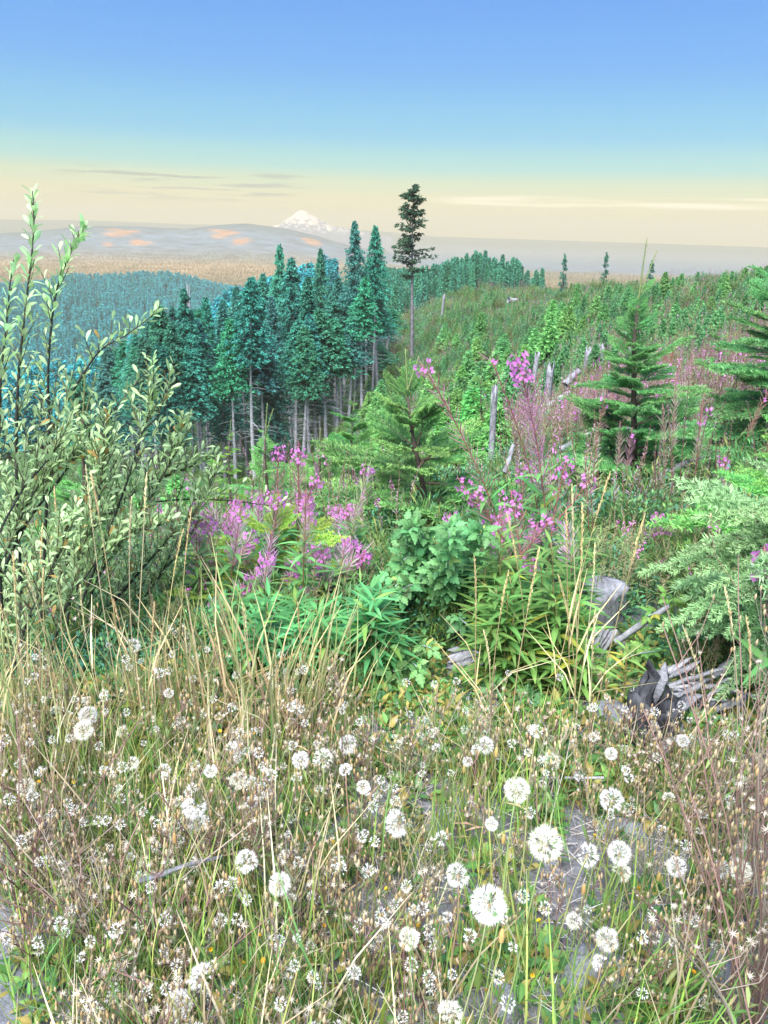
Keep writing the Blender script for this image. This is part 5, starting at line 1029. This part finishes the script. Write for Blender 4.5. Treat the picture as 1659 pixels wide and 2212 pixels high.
for i, (u, v, dpx, lab) in enumerate(PUFFS):
    d = ray(u, v); sz = rp.uniform(.046, .056) if dpx > 30 else rp.uniform(.030, .040); rng_ = sz*F/dpx
    # the distance that its size calls for, kept to a believable height above the ground
    dn = d/np.linalg.norm(d); p = CAM+dn*rng_
    for _ in range(60):
        h = p[2]-gz(p[0], p[1])
        if h < .16: rng_ *= .985
        elif h > .62: rng_ *= 1.015
        else: break
        p = CAM+dn*rng_
    R = dpx/F*rng_/2
    t = empty('seeding_hawkbit', (p[0]+rp.normal()*.03, p[1]+rp.normal()*.02, 0), lab, 'seed head'); f = np.array(t.location); f[2] = gz(f[0], f[1])-.01; t.location = f
    col = [(.32, .44, .16), (.42, .46, .2), (.48, .34, .2)][i % 3]; g = stem_to(p-[0, 0, R*.25], f, col, .0015, i); obj('stem', g.mesh('stem', M_STEM), t)
    o = obj('fluff_ball', (FL_HALF[(i//2) % 2] if i % 2 == 1 and dpx < 60 else FL_BIG[i % 3]), t); put(o, p-f, (rp.normal()*.9, rp.normal()*.9, rp.random()*6), R*.98)
    k = rp.uniform(.9, 1.05); o.color = (k, k*.985, k*(.90 if i % 3 == 0 else .99), 1); put(obj('seed_base', BUT, t), p-f, (0, 0, i), R*1.05)
    if i % 3 == 1:
        q = p-f+np.array([rp.normal()*.03, rp.normal()*.02, -.05-.05*rp.random()]); g = G(); g.tube([(p-f)*[1, 1, .55], q-[0, 0, .03], q], [.0012, .0011, .001], col, 4); g.tube([q, q+[0, 0, .012], q+[0, 0, .024]], [.004, .005, .002], (.62, .42, .16), 6); obj('side_bud', g.mesh('side_bud', M_DRY), t)

def weed(seed, H, nst, dark, stars=True, small=.0, spread=.08, thick=1.0):
    """branching dry weed: arrays for stems and for heads"""
    r = np.random.default_rng(seed); g = G(); hd = G()
    cs = [(.34, .21, .18), (.44, .36, .29), (.54, .49, .40), (.30, .24, .21), (.36, .48, .24)]
    for s in range(nst):
        a = r.random()*6.3; H_ = H*r.uniform(.65, 1.1); ln = np.array([math.cos(a), math.sin(a)])*spread*r.random()*2; b0 = np.array([r.normal()*.02, r.normal()*.02, 0]); e = np.linspace(0, 1, 7)
        P = b0+np.stack([ln[0]*e**1.3+.006*np.sin(e*7+s), ln[1]*e**1.3, e*H_], 1); c = np.array(cs[r.integers(len(cs)) if dark < .5 else r.integers(2)]); g.tube(P, np.linspace(.0016, .0008, 7)*thick, c, 3, False)
        ends = [P[-1]]
        for k in range(r.integers(3, 7)):
            f = r.uniform(.4, .92); p = np.array([np.interp(f, e, P[:, j]) for j in range(3)]); a2 = r.random()*6.3; l = H_*r.uniform(.10, .26); q = p+np.array([math.cos(a2)*.5, math.sin(a2)*.5, .9])*l; m = (p+q)/2+np.array([math.cos(a2), math.sin(a2), -.3])*l*.12
            g.tube([p, m, q], [.0010, .0009, .0007], c, 3, False); ends.append(q)
            if r.random() < .5: q2 = m+np.array([math.cos(a2+1.5)*.4, math.sin(a2+1.5)*.4, .9])*l*.5; g.tube([m, q2], [.0008, .0006], c, 3, False); ends.append(q2)
        for m_ in range(3):
            f = r.uniform(.05, .5); p = np.array([np.interp(f, e, P[:, j]) for j in range(3)]); g.inst(LN[1], frames(rdirs(1, r)+[[0, 0, .6]]), p[None], .05*r.uniform(.5, 1.3), np.array([[(.3, .38, .14), (.45, .34, .2), (.16, .28, .08)][r.integers(3)]]))
        E = np.array(ends); n = len(E); kind = r.random(n)
        m = kind < .40; hd.inst(STAR[s % 3], frames(rdirs(m.sum(), r)*.8+[0, 0, 0], np.tile([[0, 0, 1.]], (m.sum(), 1))+rdirs(m.sum(), r)*.5), E[m], .0085*(.7+.6*r.random(m.sum())), np.array([[.72, .64, .52]])*(.75+.35*r.random((m.sum(), 1))))
        m = (kind >= .40) & (kind < .40+small); hd.inst(FL_SMALL_A[s % 3], frames(rdirs(m.sum(), r)), E[m], .0115*(.7+.5*r.random(m.sum())))
        m = kind >= .40+small; 
        for q in E[m]: hd.tube([q-[0, 0, .004], q+[0, 0, .003], q+[0, 0, .010]], [.0015, .0034, .001], [(.55, .40, .2), (.42, .36, .2), (.62, .5, .3)][r.integers(3)], 4)
    return g, hd
WEED = []
for k in range(14):
    g, h = weed(800+k, .17+.06*(k % 3), 5, .6 if k % 2 else .2, small=.02+.03*(k % 3)); WEED.append((g.mesh('stems', M_DRY), h.mesh('seed_heads', M_FLUFF), 0))
def near_pts(n, d0, d1, r):
    D = d0+(d1-d0)*r.random(n)**.85; b = np.radians(r.uniform(-33, 33, n)); return np.stack([np.sin(b)*D, np.cos(b)*D], 1)
rw = np.random.default_rng(90)
def ok_near(x, y):
    D = math.hypot(x, y); b = math.degrees(math.atan2(x, y)); return D < np.interp(b, [-30, -12, -4, 8, 20, 30], [2.25, 2.15, 1.95, 1.85, 1.95, 2.0])+.1*math.sin(b*1.3)
def bare(x, y):
    """how open the ground is: the stony patch to the right of the middle"""
    return math.exp(-(((x-.36)/.62)**2+((y-1.25)/.70)**2)*.9)
k = 0; cnt = 0
while cnt < 140:
    x, y = near_pts(1, .7, 2.25, rw)[0]
    if not ok_near(x, y): continue
    if rw.random() < .88*bare(x, y): continue
    cnt += 1; w = WEED[cnt % 14]; t = empty('dry_weed', (x, y, gz(x, y)-.01), 'dry weed with starry cups '+where(x, y, (1.15, 1.6), ('nearest the camera', 'halfway up the bank', 'along the back of the bank')), 'weed', 'dry weeds in the near bank', rz=rw.random()*6.3); s = rw.uniform(.75, 1.15); t.scale = (s, s, s*rw.uniform(.85, 1.15))
    k_ = rw.uniform(.75, 1.15); o = obj('branching_stem', w[0], t); o.color = (k_, k_*rw.uniform(.9, 1.1), k_, 1); tag(obj('seed_spray', w[1], t), kind='stuff')
# the rest of the same growth, past counting
xy = near_pts(190, .6, 2.2, rw); kb = np.array([ok_near(a, c) and rw.random() > .92*bare(a, c) for a, c in xy]); xy = xy[kb]
WJ = []
for k in range(6):
    g, h = weed(840+k, .16+.05*(k % 3), 7, .2 if k % 2 else .6, small=.04); g.add(*h.arr()); WJ.append(g.mesh('weed', M_DRY))
scatter('dry_weed_thicket', np.stack([xy[:, 0], xy[:, 1], ground(xy[:, 0], xy[:, 1])-.01], 1), WJ, .7+.5*rw.random(len(xy)), 'tangle of thin dry weeds filling the near bank', 5, .12)
# taller dark stalks at the right edge
for i, (u, D, v, lab) in enumerate([(1640, 1.35, 1400, 'tallest dark brown branching weed at the right edge'), (1600, 1.5, 1480, 'brown branching weed just inside the right edge'), (1555, 1.65, 1300, 'pale branching weed with round cups in front of the pale boughs'), (1500, 1.8, 1560, 'dry branching weed right of the burnt stump'), (1650, 1.1, 1700, 'dark red stemmed weed in the lower right'), (1440, 1.95, 1600, 'thin dry weed in front of the splintered wood'), (1625, 1.2, 1560, 'crowded brown weed under the tallest one at the right edge'), (1570, 1.25, 1760, 'brown weed leaning over the thin airy heads'), (60, 1.5, 1640, 'brown stemmed weed at the left edge above the grass'), (250, 1.25, 1830, 'dark stemmed weed in the lower left'), (350, 1.35, 1800, 'reddish stemmed weed right of the dark one, lower left')]):
    b = on_ground(u, D); H = min(1.0, tip_height(u, v, D, b)); t = empty('tall_dry_weed', tuple(b), lab, 'weed'); g, h = weed(860+i, H, 15, .8, small=0, spread=.16, thick=1.7); obj('branching_stem', g.mesh('stems', M_DRY), t); tag(obj('seed_spray', h.mesh('seed_heads', M_FLUFF), t), kind='stuff')
# small round white heads on thin stems
SMST = [stem_to(np.array([.01*k, .01, .3]), np.zeros(3), (.34, .26, .14), .0009, k).mesh('stem', M_DRY) for k in range(3)]
cnt = 0
while cnt < 170:
    x, y = near_pts(1, .8, 2.3, rw)[0]
    if not ok_near(x, y): continue
    if rw.random() < .5*bare(x, y): continue
    cnt += 1; s = rw.uniform(.5, .95); t = empty('small_seed_head', (x, y, gz(x, y)-.005), 'small white seed ball '+where(x, y, (1.15, 1.6), ('nearest the camera', 'halfway up the bank', 'along the back of the bank')), 'seed head', 'small white seed balls', rz=0); obj('stem', SMST[cnt % 3], t).scale = (1, 1, s)
    o = obj('fluff_ball', FL_SMALL[cnt % 3], t); put(o, (.01*(cnt % 3), .01, .3*s), (rw.random(), rw.random(), 0), rw.uniform(.009, .0145))
# small yellow flowers
def yellow():
    g = G(); n = 16; a = np.arange(n)*2*math.pi/n; d = np.stack([np.cos(a), np.sin(a), .6+.0*a], 1); g.inst(tpl([(-.12, .1, 0), (.12, .1, 0), (.11, .9, 0), (-.11, .9, 0)], [(0, 1, 2, 3)]), frames(d), np.zeros((n, 3)), 1.0); g.tube([(0, 0, -.9), (0, 0, -.4), (0, 0, .1)], [.16, .34, .3], (.3, .45, .2), 6); return g.arr()
YF = to_mesh('flower', (lambda A: (A[0], A[1], A[2], A[3]*np.array([.95, .58, .04])))(yellow()), M_PETAL)
YP = [(83, 1690), (160, 1688), (230, 1650), (475, 1580), (512, 1590), (550, 1585), (720, 1820), (835, 1920), (592, 1978), (628, 1968), (563, 2020), (570, 2075), (525, 2080), (238, 2045), (310, 2010), (455, 2050), (1050, 2140), (1380, 1920), (1610, 1908), (1602, 2030), (1490, 2060), (1498, 2100), (1165, 1990), (1330, 2090), (345, 1510), (650, 1525), (1285, 1805), (1405, 1505), (700, 2000), (380, 2000), (905, 2000), (1150, 2105)]
for i, (u, v) in enumerate(YP):
    d = ray(u, v); dn = d/np.linalg.norm(d); g0 = at_ground(u, v+60); rr = np.linalg.norm(g0-CAM)*.93; p = CAM+dn*rr; f = np.array([p[0]+rp.normal()*.01, p[1], 0]); f[2] = gz(f[0], f[1]); t = empty('yellow_hawkbit', tuple(f), 'tiny yellow flower '+where(p[0], p[1], (1.15, 1.6), ('nearest the camera', 'halfway up the bank', 'along the back of the bank')), 'wildflower', 'tiny yellow flowers')
    obj('stem', stem_to(p, f, (.3, .4, .15), .0009, i).mesh('stem', M_STEM), t); put(obj('flower', YF, t), p-f, (rp.normal()*.5, rp.normal()*.5, 0), rp.uniform(.005, .0075))
# grass blades
def grass_clump(seed, n, H, cols, spread=.05, bend=.35):
    r = np.random.default_rng(seed); g = G(); a = r.random(n)*6.3; lean = .15+.45*r.random(n); d = np.stack([np.cos(a)*lean, np.sin(a)*lean, np.ones(n)], 1); P = np.stack([r.normal(size=n)*spread, r.normal(size=n)*spread, 0*a], 1); cols = np.asarray(cols)
    bl = [blade([(0, .007), (.35, .008), (.7, .006), (1, .001)], b, .3) for b in (bend, bend*1.8)]
    for k in range(2):
        m = np.arange(n) % 2 == k; z = d.copy()*0; z[:, 0] = -np.cos(a)*1.0; z[:, 1] = -np.sin(a); z[:, 2] = .3
        g.inst(bl[k], frames(d[m], -z[m]), P[m], H*(.5+.7*r.random(m.sum())), cols[r.integers(0, len(cols), m.sum())]*(.7+.6*r.random((m.sum(), 1))))
    return g.mesh('grass_clump', M_LEAF)
GG = [grass_clump(900+k, 34, .22, [(.28, .44, .08), (.22, .38, .10), (.40, .46, .14), (.16, .32, .10)]) for k in range(4)]
GD = [grass_clump(910+k, 30, .22, [(.62, .52, .32), (.52, .42, .26), (.66, .60, .42), (.40, .30, .2)], .07, .5) for k in range(4)]
xy = near_pts(360, .6, 1.95, rw); kb = np.array([rw.random() > .78*bare(a, c) for a, c in xy]); xy = xy[kb]
scatter('green_grass', np.stack([xy[:, 0], xy[:, 1], ground(xy[:, 0], xy[:, 1])], 1), GG, (.6+.7*rw.random(len(xy)))*(1.3-.28*np.hypot(xy[:, 0], xy[:, 1])), 'fine green grass growing through the dry weeds', 6, .15)
xy = near_pts(85, .6, 1.95, rw); kb = np.array([rw.random() > .85*bare(a, c) for a, c in xy]); xy = xy[kb]
scatter('dry_grass', np.stack([xy[:, 0], xy[:, 1], ground(xy[:, 0], xy[:, 1])], 1), GD, (.6+.8*rw.random(len(xy)))*(1.3-.28*np.hypot(xy[:, 0], xy[:, 1])), 'dry straw coloured grass of the near bank', 7, .2)
# taller dry grass where the bank meets the green growth
xy = near_pts(26, 1.8, 2.2, rw); GT = [grass_clump(920+k, 30, .42, [(.60, .48, .26), (.50, .50, .24), (.34, .42, .16)], .08, .35) for k in range(3)]; kb = (np.degrees(np.arctan2(xy[:, 0], xy[:, 1])) < -3) | (rw.random(len(xy)) < .12); xy = xy[kb]
scatter('tall_dry_grass', np.stack([xy[:, 0], xy[:, 1], ground(xy[:, 0], xy[:, 1])], 1), GT, .6+.5*rw.random(len(xy)), 'taller straw and green grass along the back of the bank', 8, .12)
# straw litter, pebbles, chips and small ground leaves
r = rw; n = 9000; xy = near_pts(n, .5, 3.0, r); z = ground(xy[:, 0], xy[:, 1]); a = r.random(n)*6.3; d = np.stack([np.cos(a), np.sin(a), r.normal(size=n)*.12], 1); g = G(); c = np.array([(.55, .50, .42), (.42, .36, .30), (.66, .65, .62), (.30, .26, .24)])[r.integers(0, 4, n)]*(.7+.6*r.random((n, 1)))
g.inst(blade([(0, .006), (.5, .010), (1, .004)], .1, .3), frames(d), np.stack([xy[:, 0], xy[:, 1], z+.004+.02*r.random(n)], 1), .03+.10*r.random(n)**2, c); tag(obj('straw_litter', g.mesh('straw_litter', M_DRY)), 'pale straw and stem litter on the soil', None, kind='stuff')
n = 2600; xy = near_pts(n, .5, 3.0, r); P = np.stack([xy[:, 0], xy[:, 1], ground(xy[:, 0], xy[:, 1])], 1); scatter('gravel', P, ROCK, .004+.014*r.random(n)**2.5, 'bluish grey gravel and wood chips on bare soil', 9, .5)
n = 1900; xy = near_pts(n, .6, 3.1, r); xy = xy[(np.hypot(xy[:, 0], xy[:, 1]) > 1.75) | (r.random(n) < .22)]; n = len(xy); P = np.stack([xy[:, 0], xy[:, 1], ground(xy[:, 0], xy[:, 1])], 1)
GL = [leaf_clump(950+k, 40, .05, .035, OVAL, .03, [(.14, .32, .08), (.10, .25, .09), (.22, .38, .10), (.40, .34, .1)], 0) for k in range(3)]
scatter('ground_leaves', P, GL, .6+.8*r.random(n), 'small round green leaves hugging the soil between the stems', 10, .2)
# leafy cover under the shrubs, behind the bank
P = scatter_polar(480, -31, 31, 2.55, 4.8, r, .9); bb = bear(P); P = P[~((bb > 13) & (P[:, 1] < 3.0) & (bb < 26))]
cover('bank_undergrowth', P, [(4, CL_FINE), (5, CL_LANCE), (2, CL_STRAW)], .30+.14*r.random(len(P)), 'dense low green growth under the shrubs and fireweed', 46)
